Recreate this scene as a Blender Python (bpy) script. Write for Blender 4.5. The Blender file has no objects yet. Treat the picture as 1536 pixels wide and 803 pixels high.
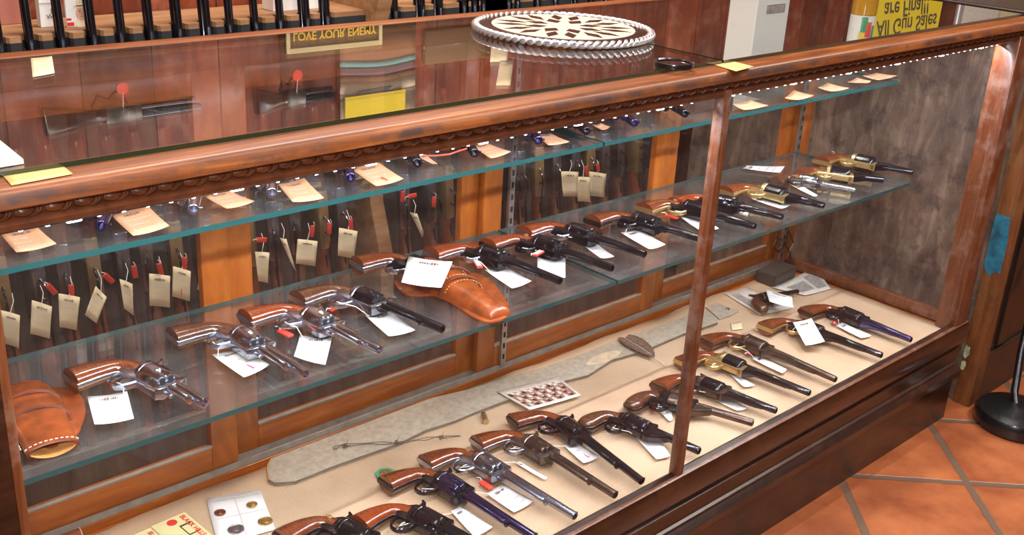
import bpy, bmesh, math, random
import numpy as np
from mathutils import Vector, Matrix
random.seed(7)
PI = math.pi
SC = bpy.context.scene
COL = SC.collection

# ------------------------------------------------------------------ camera
RM = np.array([[0.7325178163666224, -0.6787200657060942, 0.05250448660248441],
               [-0.21708086284953979, -0.3059948211310237, -0.9269536495561645],
               [0.6452081429197671, 0.6676123439908137, -0.3714837956911681]])
CC = np.array([-0.776, -1.01623392, 1.36223866])
FF = 1627.6964

def U(u, v, z=None, y=None, x=None):
    """the point of the plane z (or y, x) that a pixel of the photograph sees"""
    d = RM.T @ np.array([(u - 768) / FF, (v - 401.5) / FF, 1.0])
    t = (z - CC[2]) / d[2] if z is not None else ((y - CC[1]) / d[1] if y is not None else (x - CC[0]) / d[0])
    return Vector((CC + t * d).tolist())

ZG = 1.0400                                   # upper face of the glass top
def UR(u, v, y):
    """the point of the wall plane y that is mirrored at a pixel of the glass top"""
    a = U(u, v, z=ZG)
    d = np.array(a) - CC
    d[2] = -d[2]
    t = (y - a.y) / d[1]
    return Vector((np.array(a) + t * d).tolist())

cam_d = bpy.data.cameras.new('camera'); cam_d.sensor_width = 36; cam_d.lens = FF / 1536 * 36
cam_d.clip_start = 0.02
cam = bpy.data.objects.new('camera', cam_d); COL.objects.link(cam)
M4 = Matrix.Identity(4)
for i in range(3):
    M4[i][0] = RM[0][i]; M4[i][1] = -RM[1][i]; M4[i][2] = -RM[2][i]; M4[i][3] = CC[i]
cam.matrix_world = M4
SC.camera = cam

# ------------------------------------------------------------------ materials
def newmat(name):
    m = bpy.data.materials.new(name); m.use_nodes = True
    nt = m.node_tree; b = nt.nodes['Principled BSDF']
    return m, nt, b

def plain(name, col, rough=.5, metal=0, coat=0, noise=0, nscale=40, bump=0, spec=.5, stretch=(1, 1, 1)):
    m, nt, b = newmat(name)
    b.inputs['Base Color'].default_value = (*col, 1)
    b.inputs['Roughness'].default_value = rough
    b.inputs['Metallic'].default_value = metal
    b.inputs['Coat Weight'].default_value = coat
    b.inputs['Coat Roughness'].default_value = .08
    b.inputs['Specular IOR Level'].default_value = spec
    if noise or bump:
        tc = nt.nodes.new('ShaderNodeTexCoord'); mp = nt.nodes.new('ShaderNodeMapping')
        mp.inputs['Scale'].default_value = stretch
        n = nt.nodes.new('ShaderNodeTexNoise'); n.inputs['Scale'].default_value = nscale; n.inputs['Detail'].default_value = 6
        nt.links.new(tc.outputs['Object'], mp.inputs[0]); nt.links.new(mp.outputs[0], n.inputs['Vector'])
        if noise:
            r = nt.nodes.new('ShaderNodeValToRGB')
            r.color_ramp.elements[0].position = .3; r.color_ramp.elements[1].position = .7
            r.color_ramp.elements[0].color = (*[c * (1 - noise) for c in col], 1)
            r.color_ramp.elements[1].color = (*[min(1, c * (1 + noise)) for c in col], 1)
            nt.links.new(n.outputs['Fac'], r.inputs[0]); nt.links.new(r.outputs[0], b.inputs['Base Color'])
        if bump:
            bp = nt.nodes.new('ShaderNodeBump'); bp.inputs['Strength'].default_value = bump; bp.inputs['Distance'].default_value = .002
            nt.links.new(n.outputs['Fac'], bp.inputs['Height']); nt.links.new(bp.outputs[0], b.inputs['Normal'])
    return m

def wood(name, dark, mid, light, stretch=(2, 30, 30), rough=.4, coat=.2, wear=None, wearamt=.0, bump=.15, scale=3, planks=None, band=None):
    """grain along the axis with the small stretch; wear adds scuffs with a shape of their own"""
    m, nt, b = newmat(name)
    N = nt.nodes.new; L = nt.links.new
    tc = N('ShaderNodeTexCoord'); mp = N('ShaderNodeMapping'); mp.inputs['Scale'].default_value = stretch
    L(tc.outputs['Object'], mp.inputs[0])
    n = N('ShaderNodeTexNoise'); n.inputs['Scale'].default_value = scale; n.inputs['Detail'].default_value = 8; n.inputs['Roughness'].default_value = .65
    n.inputs['Distortion'].default_value = .6
    L(mp.outputs[0], n.inputs['Vector'])
    r = N('ShaderNodeValToRGB'); e = r.color_ramp.elements
    e[0].position = .28; e[0].color = (*dark, 1); e[1].position = .72; e[1].color = (*light, 1)
    k = e.new(.5); k.color = (*mid, 1)
    L(n.outputs['Fac'], r.inputs[0])
    out = r.outputs[0]
    if wear:
        n2 = N('ShaderNodeTexNoise'); n2.inputs['Scale'].default_value = 14; n2.inputs['Detail'].default_value = 9; n2.inputs['Roughness'].default_value = .7
        L(tc.outputs['Object'], n2.inputs['Vector'])
        r2 = N('ShaderNodeValToRGB'); r2.color_ramp.elements[0].position = .49; r2.color_ramp.elements[1].position = .63
        r2.color_ramp.elements[1].color = (wearamt, wearamt, wearamt, 1)
        L(n2.outputs['Fac'], r2.inputs[0])
        mx = N('ShaderNodeMix'); mx.data_type = 'RGBA'; mx.inputs[7].default_value = (*wear, 1)
        if band:      # handling grime along the middle of the front face
            r2.color_ramp.elements[0].position = .42; r2.color_ramp.elements[1].position = .56; n2.inputs['Scale'].default_value = 9; n2.inputs['Detail'].default_value = 12
            sz = N('ShaderNodeSeparateXYZ'); L(tc.outputs['Object'], sz.inputs[0])
            up = N('ShaderNodeMapRange'); up.interpolation_type = 'SMOOTHSTEP'; up.inputs[1].default_value = band[0]; up.inputs[2].default_value = band[1]; L(sz.outputs['Z'], up.inputs[0])
            dn = N('ShaderNodeMapRange'); dn.interpolation_type = 'SMOOTHSTEP'; dn.inputs[1].default_value = band[2]; dn.inputs[2].default_value = band[3]; dn.inputs[3].default_value = 1; dn.inputs[4].default_value = 0; L(sz.outputs['Z'], dn.inputs[0])
            mu = N('ShaderNodeMath'); mu.operation = 'MULTIPLY'; L(up.outputs[0], mu.inputs[0]); L(dn.outputs[0], mu.inputs[1])
            m3 = N('ShaderNodeMath'); m3.operation = 'MULTIPLY'; L(mu.outputs[0], m3.inputs[0]); L(r2.outputs[0], m3.inputs[1])
            L(m3.outputs[0], mx.inputs[0])
        else: L(r2.outputs[0], mx.inputs[0])
        L(out, mx.inputs[6]); out = mx.outputs[2]
    if planks:
        sx = N('ShaderNodeSeparateXYZ'); L(tc.outputs['Object'], sx.inputs[0])
        d = N('ShaderNodeMath'); d.operation = 'DIVIDE'; d.inputs[1].default_value = planks; L(sx.outputs['X'], d.inputs[0])
        fr = N('ShaderNodeMath'); fr.operation = 'FRACT'; L(d.outputs[0], fr.inputs[0])
        lt = N('ShaderNodeMath'); lt.operation = 'LESS_THAN'; lt.inputs[1].default_value = .022; L(fr.outputs[0], lt.inputs[0])
        fl = N('ShaderNodeMath'); fl.operation = 'FLOOR'; L(d.outputs[0], fl.inputs[0])
        wn = N('ShaderNodeTexWhiteNoise'); wn.noise_dimensions = '1D'; L(fl.outputs[0], wn.inputs['W'])
        mr = N('ShaderNodeMapRange'); mr.inputs[3].default_value = .7; mr.inputs[4].default_value = 1.25; L(wn.outputs['Value'], mr.inputs[0])
        hs = N('ShaderNodeHueSaturation'); L(out, hs.inputs['Color']); L(mr.outputs[0], hs.inputs['Value'])
        mx = N('ShaderNodeMix'); mx.data_type = 'RGBA'; mx.inputs[7].default_value = (*[c * .6 for c in dark], 1)
        L(lt.outputs[0], mx.inputs[0]); L(hs.outputs[0], mx.inputs[6]); out = mx.outputs[2]
    L(out, b.inputs['Base Color'])
    b.inputs['Roughness'].default_value = rough; b.inputs['Coat Weight'].default_value = coat; b.inputs['Coat Roughness'].default_value = .15
    bp = N('ShaderNodeBump'); bp.inputs['Strength'].default_value = bump; bp.inputs['Distance'].default_value = .002
    L(n.outputs['Fac'], bp.inputs['Height']); L(bp.outputs[0], b.inputs['Normal'])
    return m

def pane_glass(name, tint=(1, 1, 1), gain=1.0, dust=.0):
    """a clear pane: reflection by angle on each face, straight light through it, a film of dust"""
    m = bpy.data.materials.new(name); m.use_nodes = True
    nt = m.node_tree; nt.nodes.clear(); N = nt.nodes.new; L = nt.links.new
    out = N('ShaderNodeOutputMaterial'); g = N('ShaderNodeNewGeometry')
    dp = N('ShaderNodeVectorMath'); dp.operation = 'DOT_PRODUCT'
    L(g.outputs['Normal'], dp.inputs[0]); L(g.outputs['Incoming'], dp.inputs[1])
    ab = N('ShaderNodeMath'); ab.operation = 'ABSOLUTE'; L(dp.outputs['Value'], ab.inputs[0])
    s = N('ShaderNodeMath'); s.operation = 'SUBTRACT'; s.inputs[0].default_value = 1; L(ab.outputs[0], s.inputs[1])
    p = N('ShaderNodeMath'); p.operation = 'POWER'; p.inputs[1].default_value = 5; L(s.outputs[0], p.inputs[0])
    ma = N('ShaderNodeMath'); ma.operation = 'MULTIPLY_ADD'; ma.inputs[1].default_value = .96 * gain; ma.inputs[2].default_value = .04 * gain
    L(p.outputs[0], ma.inputs[0])
    tr = N('ShaderNodeBsdfTransparent'); tr.inputs[0].default_value = (*tint, 1)
    gl = N('ShaderNodeBsdfGlossy'); gl.inputs['Roughness'].default_value = .0
    mx = N('ShaderNodeMixShader'); L(ma.outputs[0], mx.inputs[0]); L(tr.outputs[0], mx.inputs[1]); L(gl.outputs[0], mx.inputs[2])
    last = mx
    if dust:
        df = N('ShaderNodeBsdfDiffuse'); df.inputs[0].default_value = (.75, .72, .7, 1)
        nz = N('ShaderNodeTexNoise'); nz.inputs['Scale'].default_value = 9; nz.inputs['Detail'].default_value = 7
        tc = N('ShaderNodeTexCoord'); L(tc.outputs['Object'], nz.inputs['Vector'])
        mr = N('ShaderNodeMapRange'); mr.inputs[1].default_value = .35; mr.inputs[2].default_value = .75; mr.inputs[3].default_value = dust * .4; mr.inputs[4].default_value = dust * 1.8
        L(nz.outputs['Fac'], mr.inputs[0])
        m2 = N('ShaderNodeMixShader'); L(mr.outputs[0], m2.inputs[0]); L(mx.outputs[0], m2.inputs[1]); L(df.outputs[0], m2.inputs[2])
        last = m2
    L(last.outputs[0], out.inputs[0])
    return m

def emit(name, col, s):
    m, nt, b = newmat(name)
    b.inputs['Base Color'].default_value = (*col, 1)
    b.inputs['Emission Color'].default_value = (*col, 1); b.inputs['Emission Strength'].default_value = s
    return m

M = {}
M['rail'] = wood('rail_wood', (.08, .020, .0045), (.21, .058, .012), (.38, .12, .027), (2, 25, 25), .42, .12, wear=(.05, .03, .027), wearamt=.9, band=(1.0155, 1.021, 1.025, 1.0305))
M['frame'] = wood('frame_wood', (.25, .060, .008), (.37, .095, .011), (.48, .145, .02), (4, 4, 1), .38, .3, scale=8)
M['frame_h'] = wood('frame_wood_long', (.22, .050, .007), (.34, .082, .010), (.45, .13, .018), (1, 8, 8), .38, .3, scale=8)
M['plinth'] = wood('plinth_wood', (.010, .0036, .002), (.023, .0075, .0036), (.048, .016, .0065), (1.5, 24, 24), .32, .35, wear=(.10, .034, .014), wearamt=.35)
M['post'] = wood('post_wood', (.075, .020, .007), (.125, .035, .012), (.20, .064, .023), (45, 45, 3), .35, .4, wear=(.30, .20, .16), wearamt=.4)
M['carved'] = plain('carved_wood', (.085, .024, .009), .35, coat=.4, noise=.35, nscale=60)
M['darkwood'] = wood('dark_wood', (.010, .005, .0035), (.021, .0095, .0055), (.042, .018, .009), (20, 20, 2), .4, .2)
M['wall'] = wood('wall_boards', (.11, .018, .008), (.20, .036, .014), (.30, .062, .022), (9, 9, .8), .45, .05, wear=(.42, .24, .16), wearamt=.3, planks=.17)
M['rackwood'] = wood('rack_board', (.22, .105, .045), (.33, .165, .075), (.44, .24, .115), (2, 14, 14), .55, 0)
M['rackdark'] = wood('rack_back', (.06, .038, .030), (.115, .076, .062), (.19, .13, .105), (8, 8, 1), .5, 0)
M['weather'] = wood('weathered_panel', (.055, .034, .024), (.14, .092, .066), (.27, .185, .135), (5, 5, 1.2), .5, .0, wear=(.03, .022, .022), wearamt=.75, scale=6)
M['column'] = wood('counter_post', (.09, .028, .009), (.18, .062, .018), (.30, .115, .04), (14, 14, 2), .5, .05, wear=(.26, .14, .06), wearamt=.4)
M['glass'] = pane_glass('clear_pane', (.97, .985, .975), 1.0, .004)
M['front_glass'] = pane_glass('front_pane', (.985, .99, .99), .38, .003)
M['top_glass'] = pane_glass('top_pane', (.95, .975, .96), 1.5, .003)
M['back_glass'] = pane_glass('door_pane', (.97, .97, .97), .5, .006)
M['shelf_glass'] = pane_glass('shelf_pane', (.94, .975, .97), 1.25, .03)  # diffuse film is dust and also paints the grey reflected veil
M['glass_edge'] = plain('glass_edge_green', (.007, .062, .062), .12, coat=1)
M['glass_edge_dark'] = plain('glass_edge_dark', (.008, .022, .010), .12, coat=1)
M['nickel'] = plain('nickel_plate', (.64, .71, .84), .18, 1)
M['steel'] = plain('worn_steel', (.42, .45, .54), .26, 1, noise=.06, nscale=30)
M['blued'] = plain('blued_steel', (.028, .026, .034), .2, .8, coat=.45)
M['bluepurple'] = plain('blued_steel_violet', (.07, .06, .16), .2, .9, coat=.3)
M['brown_steel'] = plain('browned_steel', (.11, .075, .06), .3, .8, noise=.3, nscale=60)
M['case_hard'] = plain('case_hardened', (.20, .17, .15), .28, .9, noise=.45, nscale=45)
M['brass'] = plain('brass', (.66, .48, .22), .28, .85, noise=.1, nscale=40)
M['hole'] = plain('bore_shadow', (.006, .006, .006), .8)
M['grip'] = wood('walnut_grip', (.095, .020, .006), (.155, .035, .010), (.22, .056, .016), (4, 18, 18), .15, .8, bump=.02, scale=12)
M['stock'] = wood('rifle_stock', (.06, .022, .014), (.12, .044, .026), (.20, .08, .045), (18, 18, 4), .22, .8, bump=.02, scale=6)
M['grip_red'] = wood('red_grip', (.15, .024, .006), (.22, .040, .010), (.29, .062, .016), (4, 18, 18), .12, .9, bump=.02, scale=12)
M['grip_dark'] = wood('dark_grip', (.05, .018, .010), (.095, .034, .017), (.15, .055, .026), (4, 18, 18), .2, .7, bump=.02, scale=12)
M['tag'] = plain('white_card', (.86, .84, .82), .6, noise=.03, nscale=20)
M['tag_peach'] = plain('peach_card', (.56, .28, .155), .6, noise=.05, nscale=20)
M['tag_tan'] = plain('tan_card', (.80, .64, .40), .6, noise=.08, nscale=20)
M['ink'] = plain('ink', (.08, .05, .045), .7); M['pen'] = plain('pen_line', (.20, .13, .12), .7)
M['red'] = plain('red_plastic', (.80, .07, .045), .35)
M['redink'] = plain('red_ink', (.75, .04, .03), .5)
M['pink'] = plain('pink_ink', (.85, .12, .28), .5)
M['string'] = plain('cotton_string', (.8, .78, .74), .7)
M['leather'] = plain('tan_leather', (.25, .052, .010), .36, coat=.4, noise=.4, nscale=45, bump=.5)
M['leather_dark'] = plain('leather_edge', (.12, .026, .010), .45, noise=.3, nscale=40)
M['leather_in'] = plain('raw_leather', (.62, .30, .09), .55, noise=.2, nscale=50)
M['thread'] = plain('waxed_thread', (.82, .66, .52), .6)
M['black'] = plain('black_paint', (.008, .008, .009), .25, coat=.4)
M['rubber'] = plain('black_felt', (.012, .012, .013), .8)
M['plastic'] = plain('adapter_plastic', (.055, .045, .042), .45, noise=.2)
M['suede'] = plain('grey_suede', (.40, .33, .255), .9, noise=.16, nscale=90, bump=.6)
M['suede_edge'] = plain('suede_piping', (.17, .12, .09), .8, noise=.3)
M['suede_light'] = plain('scraped_suede', (.58, .44, .30), .9, noise=.2, nscale=40)
M['wire'] = plain('rusty_wire', (.16, .11, .085), .6, .5, noise=.3)
M['feather'] = plain('feather_vane', (.17, .10, .068), .8, noise=.35, nscale=120, stretch=(1, 1, 1))
M['quill'] = plain('feather_quill', (.62, .56, .50), .45)
M['paper'] = plain('paper', (.90, .89, .88), .7, noise=.03)
M['news'] = plain('newsprint', (.66, .60, .54), .8, noise=.08)
M['newsgrey'] = plain('newsprint_picture', (.32, .29, .27), .8, noise=.35, nscale=120)
M['sepia'] = plain('sepia_print', (.35, .19, .14), .5, noise=.4, nscale=160)
M['sepia_l'] = plain('sepia_print_pale', (.78, .68, .60), .5, noise=.15, nscale=90)
M['yellow'] = plain('yellow_card', (.90, .66, .03), .55)
M['carton'] = plain('cream_carton', (.84, .74, .38), .5, noise=.04)
M['cream'] = plain('cream_enamel', (.88, .76, .58), .35, coat=.4, noise=.05)
M['blackinlay'] = plain('black_inlay', (.012, .010, .010), .3, coat=.5)
M['silver'] = plain('silver_braid', (.78, .77, .80), .28, .75)
M['copper'] = plain('copper_coin', (.40, .17, .12), .35, .9, noise=.35, nscale=200)
M['gold'] = plain('gold_coin', (.78, .56, .22), .3, .9, noise=.3, nscale=200)
M['silvercoin'] = plain('silver_coin', (.40, .40, .42), .35, .9, noise=.35, nscale=200)
M['green'] = plain('green_enamel', (.05, .33, .17), .35)
M['amber'] = plain('amber_tea', (.50, .25, .02), .1, coat=1)
M['label_w'] = plain('bottle_label', (.82, .84, .80), .4)
M['teal'] = plain('teal_wool', (.13, .30, .30), .9, noise=.15, nscale=200)
M['purple'] = plain('plum_wool', (.16, .075, .09), .9, noise=.15, nscale=200)
M['brownwool'] = plain('brown_wool', (.20, .085, .035), .9, noise=.15, nscale=200)
M['creamwool'] = plain('cream_wool', (.56, .42, .30), .9, noise=.12, nscale=200)
M['greydark'] = plain('slate_paint', (.07, .08, .09), .6)
M['signbrown'] = plain('sign_brown', (.16, .085, .035), .5)
M['signcream'] = plain('sign_cream', (.74, .62, .32), .5)
M['signgold'] = plain('sign_gold', (.85, .55, .06), .5)
M['metal'] = plain('zinc_strip', (.45, .44, .42), .35, .9, noise=.2)
M['alu'] = plain('grey_track', (.30, .27, .235), .5, .2, noise=.2)
M['skin'] = plain('print_skin', (.68, .36, .22), .6)
M['turq'] = plain('turquoise_paint', (.02, .15, .26), .6, noise=.5, nscale=40)
M['verd'] = plain('pale_green_paint', (.38, .42, .26), .7, noise=.45, nscale=60)
M['lightwood'] = plain('pale_label', (.78, .53, .20), .5, noise=.12, nscale=30, stretch=(1, 8, 1))
M['led'] = emit('led_bulb', (.90, .93, 1.0), 30)
M['lens'] = pane_glass('lens_glass', (.9, .93, .92), 2.5, .0)
M['clear'] = pane_glass('sleeve_film', (.97, .97, .97), 1.0, .05)

# burlap
def burlap():
    m, nt, b = newmat('burlap'); N = nt.nodes.new; L = nt.links.new
    tc = N('ShaderNodeTexCoord'); w = []
    for ax, sc in (('X', 190), ('Y', 190)):
        wv = N('ShaderNodeTexWave'); wv.bands_direction = ax; wv.inputs['Scale'].default_value = sc / 2.2; wv.inputs['Distortion'].default_value = 1.5
        wv.inputs['Detail'].default_value = 2; wv.inputs['Detail Scale'].default_value = 3
        L(tc.outputs['Object'], wv.inputs['Vector']); w.append(wv)
    ad = N('ShaderNodeMath'); ad.operation = 'ADD'; L(w[0].outputs['Fac'], ad.inputs[0]); L(w[1].outputs['Fac'], ad.inputs[1])
    n = N('ShaderNodeTexNoise'); n.inputs['Scale'].default_value = 5; n.inputs['Detail'].default_value = 5; L(tc.outputs['Object'], n.inputs['Vector'])
    ad2 = N('ShaderNodeMath'); ad2.operation = 'MULTIPLY_ADD'; ad2.inputs[1].default_value = .28; L(ad.outputs[0], ad2.inputs[0]); L(n.outputs['Fac'], ad2.inputs[2])
    r = N('ShaderNodeValToRGB'); e = r.color_ramp.elements
    e[0].position = .40; e[0].color = (.38, .235, .135, 1); e[1].position = .95; e[1].color = (.68, .47, .31, 1)
    L(ad2.outputs[0], r.inputs[0]); L(r.outputs[0], b.inputs['Base Color'])
    b.inputs['Roughness'].default_value = .9
    bp = N('ShaderNodeBump'); bp.inputs['Strength'].default_value = .5; bp.inputs['Distance'].default_value = .001
    L(ad.outputs[0], bp.inputs['Height']); L(bp.outputs[0], b.inputs['Normal'])
    return m
M['burlap'] = burlap()

def tiles():
    m, nt, b = newmat('terracotta_tiles'); N = nt.nodes.new; L = nt.links.new
    tc = N('ShaderNodeTexCoord'); mp = N('ShaderNodeMapping')
    mp.vector_type = 'TEXTURE'
    mp.inputs['Location'].default_value = (1.545, -.187, 0); mp.inputs['Rotation'].default_value = (0, 0, PI / 4); mp.inputs['Scale'].default_value = (.30, .30, .30)
    L(tc.outputs['Object'], mp.inputs[0])
    wob = N('ShaderNodeTexNoise'); wob.inputs['Scale'].default_value = 22; wob.inputs['Detail'].default_value = 3; L(tc.outputs['Object'], wob.inputs['Vector'])
    sx = N('ShaderNodeSeparateXYZ'); L(mp.outputs[0], sx.inputs[0])
    masks = []; cells = []
    for ax in 'XY':
        a0 = N('ShaderNodeMath'); a0.operation = 'MULTIPLY_ADD'; a0.inputs[1].default_value = .035; L(wob.outputs['Fac'], a0.inputs[0]); L(sx.outputs[ax], a0.inputs[2])
        f = N('ShaderNodeMath'); f.operation = 'FRACT'; L(a0.outputs[0], f.inputs[0])
        s = N('ShaderNodeMath'); s.operation = 'SUBTRACT'; s.inputs[1].default_value = .5; L(f.outputs[0], s.inputs[0])
        a = N('ShaderNodeMath'); a.operation = 'ABSOLUTE'; L(s.outputs[0], a.inputs[0])
        mr = N('ShaderNodeMapRange'); mr.inputs[1].default_value = .462; mr.inputs[2].default_value = .478; L(a.outputs[0], mr.inputs[0])
        masks.append(mr)
        fl = N('ShaderNodeMath'); fl.operation = 'FLOOR'; L(a0.outputs[0], fl.inputs[0]); cells.append(fl)
    mxm = N('ShaderNodeMath'); mxm.operation = 'MAXIMUM'; L(masks[0].outputs[0], mxm.inputs[0]); L(masks[1].outputs[0], mxm.inputs[1])
    cb = N('ShaderNodeCombineXYZ'); L(cells[0].outputs[0], cb.inputs[0]); L(cells[1].outputs[0], cb.inputs[1])
    wn = N('ShaderNodeTexWhiteNoise'); wn.noise_dimensions = '2D'; L(cb.outputs[0], wn.inputs['Vector'])
    n = N('ShaderNodeTexNoise'); n.inputs['Scale'].default_value = 7; n.inputs['Detail'].default_value = 8; n.inputs['Roughness'].default_value = .65; L(tc.outputs['Object'], n.inputs['Vector'])
    r = N('ShaderNodeValToRGB'); e = r.color_ramp.elements
    e[0].position = .3; e[0].color = (.20, .040, .011, 1); e[1].position = .72; e[1].color = (.47, .145, .050, 1)
    L(n.outputs['Fac'], r.inputs[0])
    hs = N('ShaderNodeHueSaturation'); L(r.outputs[0], hs.inputs['Color'])
    mr = N('ShaderNodeMapRange'); mr.inputs[3].default_value = .85; mr.inputs[4].default_value = 1.12; L(wn.outputs['Value'], mr.inputs[0]); L(mr.outputs[0], hs.inputs['Value'])
    mx = N('ShaderNodeMix'); mx.data_type = 'RGBA'; mx.inputs[7].default_value = (.135, .085, .055, 1)
    L(mxm.outputs[0], mx.inputs[0]); L(hs.outputs[0], mx.inputs[6]); L(mx.outputs[2], b.inputs['Base Color'])
    b.inputs['Roughness'].default_value = .42
    inv = N('ShaderNodeMath'); inv.operation = 'SUBTRACT'; inv.inputs[0].default_value = 1; L(mxm.outputs[0], inv.inputs[1])
    ad = N('ShaderNodeMath'); ad.operation = 'MULTIPLY_ADD'; ad.inputs[1].default_value = .25; L(n.outputs['Fac'], ad.inputs[0]); L(inv.outputs[0], ad.inputs[2])
    bp = N('ShaderNodeBump'); bp.inputs['Strength'].default_value = .6; bp.inputs['Distance'].default_value = .004
    L(ad.outputs[0], bp.inputs['Height']); L(bp.outputs[0], b.inputs['Normal'])
    return m
M['tiles'] = tiles()

# ------------------------------------------------------------------ mesh building
class MB:
    """collects shapes and links them as ONE mesh object"""
    def __init__(s):
        s.v = []; s.f = []; s.m = []; s.slots = []
    def slot(s, mat):
        if mat not in s.slots: s.slots.append(mat)
        return s.slots.index(mat)
    def add(s, vs, fs, mat, mtx=None):
        k = s.slot(mat); o = len(s.v)
        s.v += [(mtx @ Vector(p)) if mtx is not None else Vector(p) for p in vs]
        for f in fs:
            s.f.append([i + o for i in f]); s.m.append(k)
    def bm(s, b, mat, mtx=None):
        b.verts.index_update()
        s.add([v.co.copy() for v in b.verts], [[v.index for v in f.verts] for f in b.faces], mat, mtx); b.free()
    def box(s, a, b, mat, bevel=0, mtx=None, seg=2):
        x0, y0, z0 = [min(p, q) for p, q in zip(a, b)]; x1, y1, z1 = [max(p, q) for p, q in zip(a, b)]
        m = bmesh.new(); bmesh.ops.create_cube(m, size=1)
        for v in m.verts:
            v.co = Vector(((x0 + x1) / 2 + v.co.x * (x1 - x0), (y0 + y1) / 2 + v.co.y * (y1 - y0), (z0 + z1) / 2 + v.co.z * (z1 - z0)))
        if bevel: bmesh.ops.bevel(m, geom=m.edges[:], offset=bevel, segments=seg, affect='EDGES', profile=.5)
        s.bm(m, mat, mtx); return s
    def prism(s, poly, h0, h1, mat, bevel=0, mtx=None, seg=2):
        """poly (x, y) extruded along z from h0 to h1"""
        m = bmesh.new()
        vs = [m.verts.new((x, y, h0)) for x, y in poly]
        f = m.faces.new(vs); f.normal_update()
        if f.normal.z > 0: f.normal_flip()
        r = bmesh.ops.extrude_face_region(m, geom=[f])
        for e in r['geom']:
            if isinstance(e, bmesh.types.BMVert): e.co.z = h1
        bmesh.ops.recalc_face_normals(m, faces=m.faces[:])
        if bevel:
            ed = [e for e in m.edges if abs(e.verts[0].co.z - e.verts[1].co.z) < 1e-7]
            bmesh.ops.bevel(m, geom=ed, offset=bevel, segments=seg, affect='EDGES', profile=.5)
        s.bm(m, mat, mtx); return s
    def loft(s, rings, mat, mtx=None, cap=True, closed=True):
        n = len(rings[0]); vs = [p for r in rings for p in r]; fs = []
        for i in range(len(rings) - 1):
            for j in range(n if closed else n - 1):
                k = (j + 1) % n
                fs.append([i * n + j, i * n + k, (i + 1) * n + k, (i + 1) * n + j])
        if cap:
            fs.append(list(range(n))[::-1]); fs.append([(len(rings) - 1) * n + j for j in range(n)])
        s.add(vs, fs, mat, mtx); return s
    def lathe(s, prof, mat, mtx=None, n=24, axis='x', c=(0, 0), cap=True):
        """prof: (along, radius); axis x: circle in (y,z) round c"""
        rings = []
        for a, r in prof:
            ring = []
            for i in range(n):
                t = 2 * PI * i / n
                p, q = c[0] + r * math.cos(t), c[1] + r * math.sin(t)
                ring.append((a, p, q) if axis == 'x' else ((p, q, a) if axis == 'z' else (q, a, p)))
            rings.append(ring)
        return s.loft(rings, mat, mtx, cap)
    def tube(s, pts, r, mat, n=8, mtx=None, closed=False, flat=1.0):
        pts = [Vector(p) for p in pts]; rings = []
        N = len(pts); up = Vector((0, 0, 1))
        for i, p in enumerate(pts):
            a = pts[(i - 1) % N] if (closed or i) else p; b = pts[(i + 1) % N] if (closed or i < N - 1) else p
            t = (b - a).normalized()
            if abs(t.dot(up)) > .95: up = Vector((0, 1, 0)) if abs(t.y) < .9 else Vector((1, 0, 0))
            e1 = t.cross(up).normalized(); e2 = e1.cross(t).normalized()
            rr = r[i] if isinstance(r, (list, tuple)) else r
            rings.append([p + e1 * rr * math.cos(2 * PI * k / n) + e2 * rr * flat * math.sin(2 * PI * k / n) for k in range(n)])
        if closed: rings.append(rings[0])
        return s.loft(rings, mat, mtx, not closed)
    def build(s, name, parent=None, smooth=35, solid=0):
        me = bpy.data.meshes.new(name); me.from_pydata([tuple(p) for p in s.v], [], s.f)
        for m in s.slots: me.materials.append(m)
        me.polygons.foreach_set('material_index', s.m)
        b = bmesh.new(); b.from_mesh(me); bmesh.ops.recalc_face_normals(b, faces=b.faces[:]); b.to_mesh(me); b.free()
        if smooth:
            me.shade_smooth(); me.set_sharp_from_angle(angle=math.radians(smooth))
        o = bpy.data.objects.new(name, me); COL.objects.link(o)
        if parent is not None: o.parent = parent
        if solid:
            sm = o.modifiers.new('thickness', 'SOLIDIFY'); sm.thickness = solid; sm.offset = 0
        return o

def tag(o, label, cat, group=None, kind=None):
    o['label'] = label; o['category'] = cat
    if group: o['group'] = group
    if kind: o['kind'] = kind
    return o

def thing(name, label, cat, loc=(0, 0, 0), rotz=0, group=None, mtx=None):
    o = bpy.data.objects.new(name, None); COL.objects.link(o); o.empty_display_size = .02
    if mtx is not None: o.matrix_world = mtx
    else: o.location = loc; o.rotation_euler = (0, 0, rotz)
    return tag(o, label, cat, group)

def struct(o, label=None, cat=None):
    o['kind'] = 'structure'
    if label: o['label'] = label; o['category'] = cat
    return o

def text_into(mb, body, size, mat, mtx, shear=0, extrude=.0002, offset=0, align='CENTER'):
    cu = bpy.data.curves.new('t', 'FONT'); cu.body = body; cu.size = size; cu.shear = shear; cu.extrude = extrude
    cu.align_x = align; cu.align_y = 'CENTER'; cu.offset = offset; cu.resolution_u = 4
    ob = bpy.data.objects.new('t', cu); COL.objects.link(ob)
    dg = bpy.context.evaluated_depsgraph_get(); me = bpy.data.meshes.new_from_object(ob.evaluated_get(dg))
    mb.add([v.co.copy() for v in me.vertices], [list(p.vertices) for p in me.polygons], mat, mtx)
    bpy.data.objects.remove(ob); bpy.data.curves.remove(cu); bpy.data.meshes.remove(me)

def frame_mtx(o, ex, ey):
    ex = ex.normalized(); ez = ex.cross(ey).normalized(); ey = ez.cross(ex)
    m = Matrix.Identity(4)
    for i in range(3):
        m[i][0] = ex[i]; m[i][1] = ey[i]; m[i][2] = ez[i]; m[i][3] = o[i]
    return m

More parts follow.
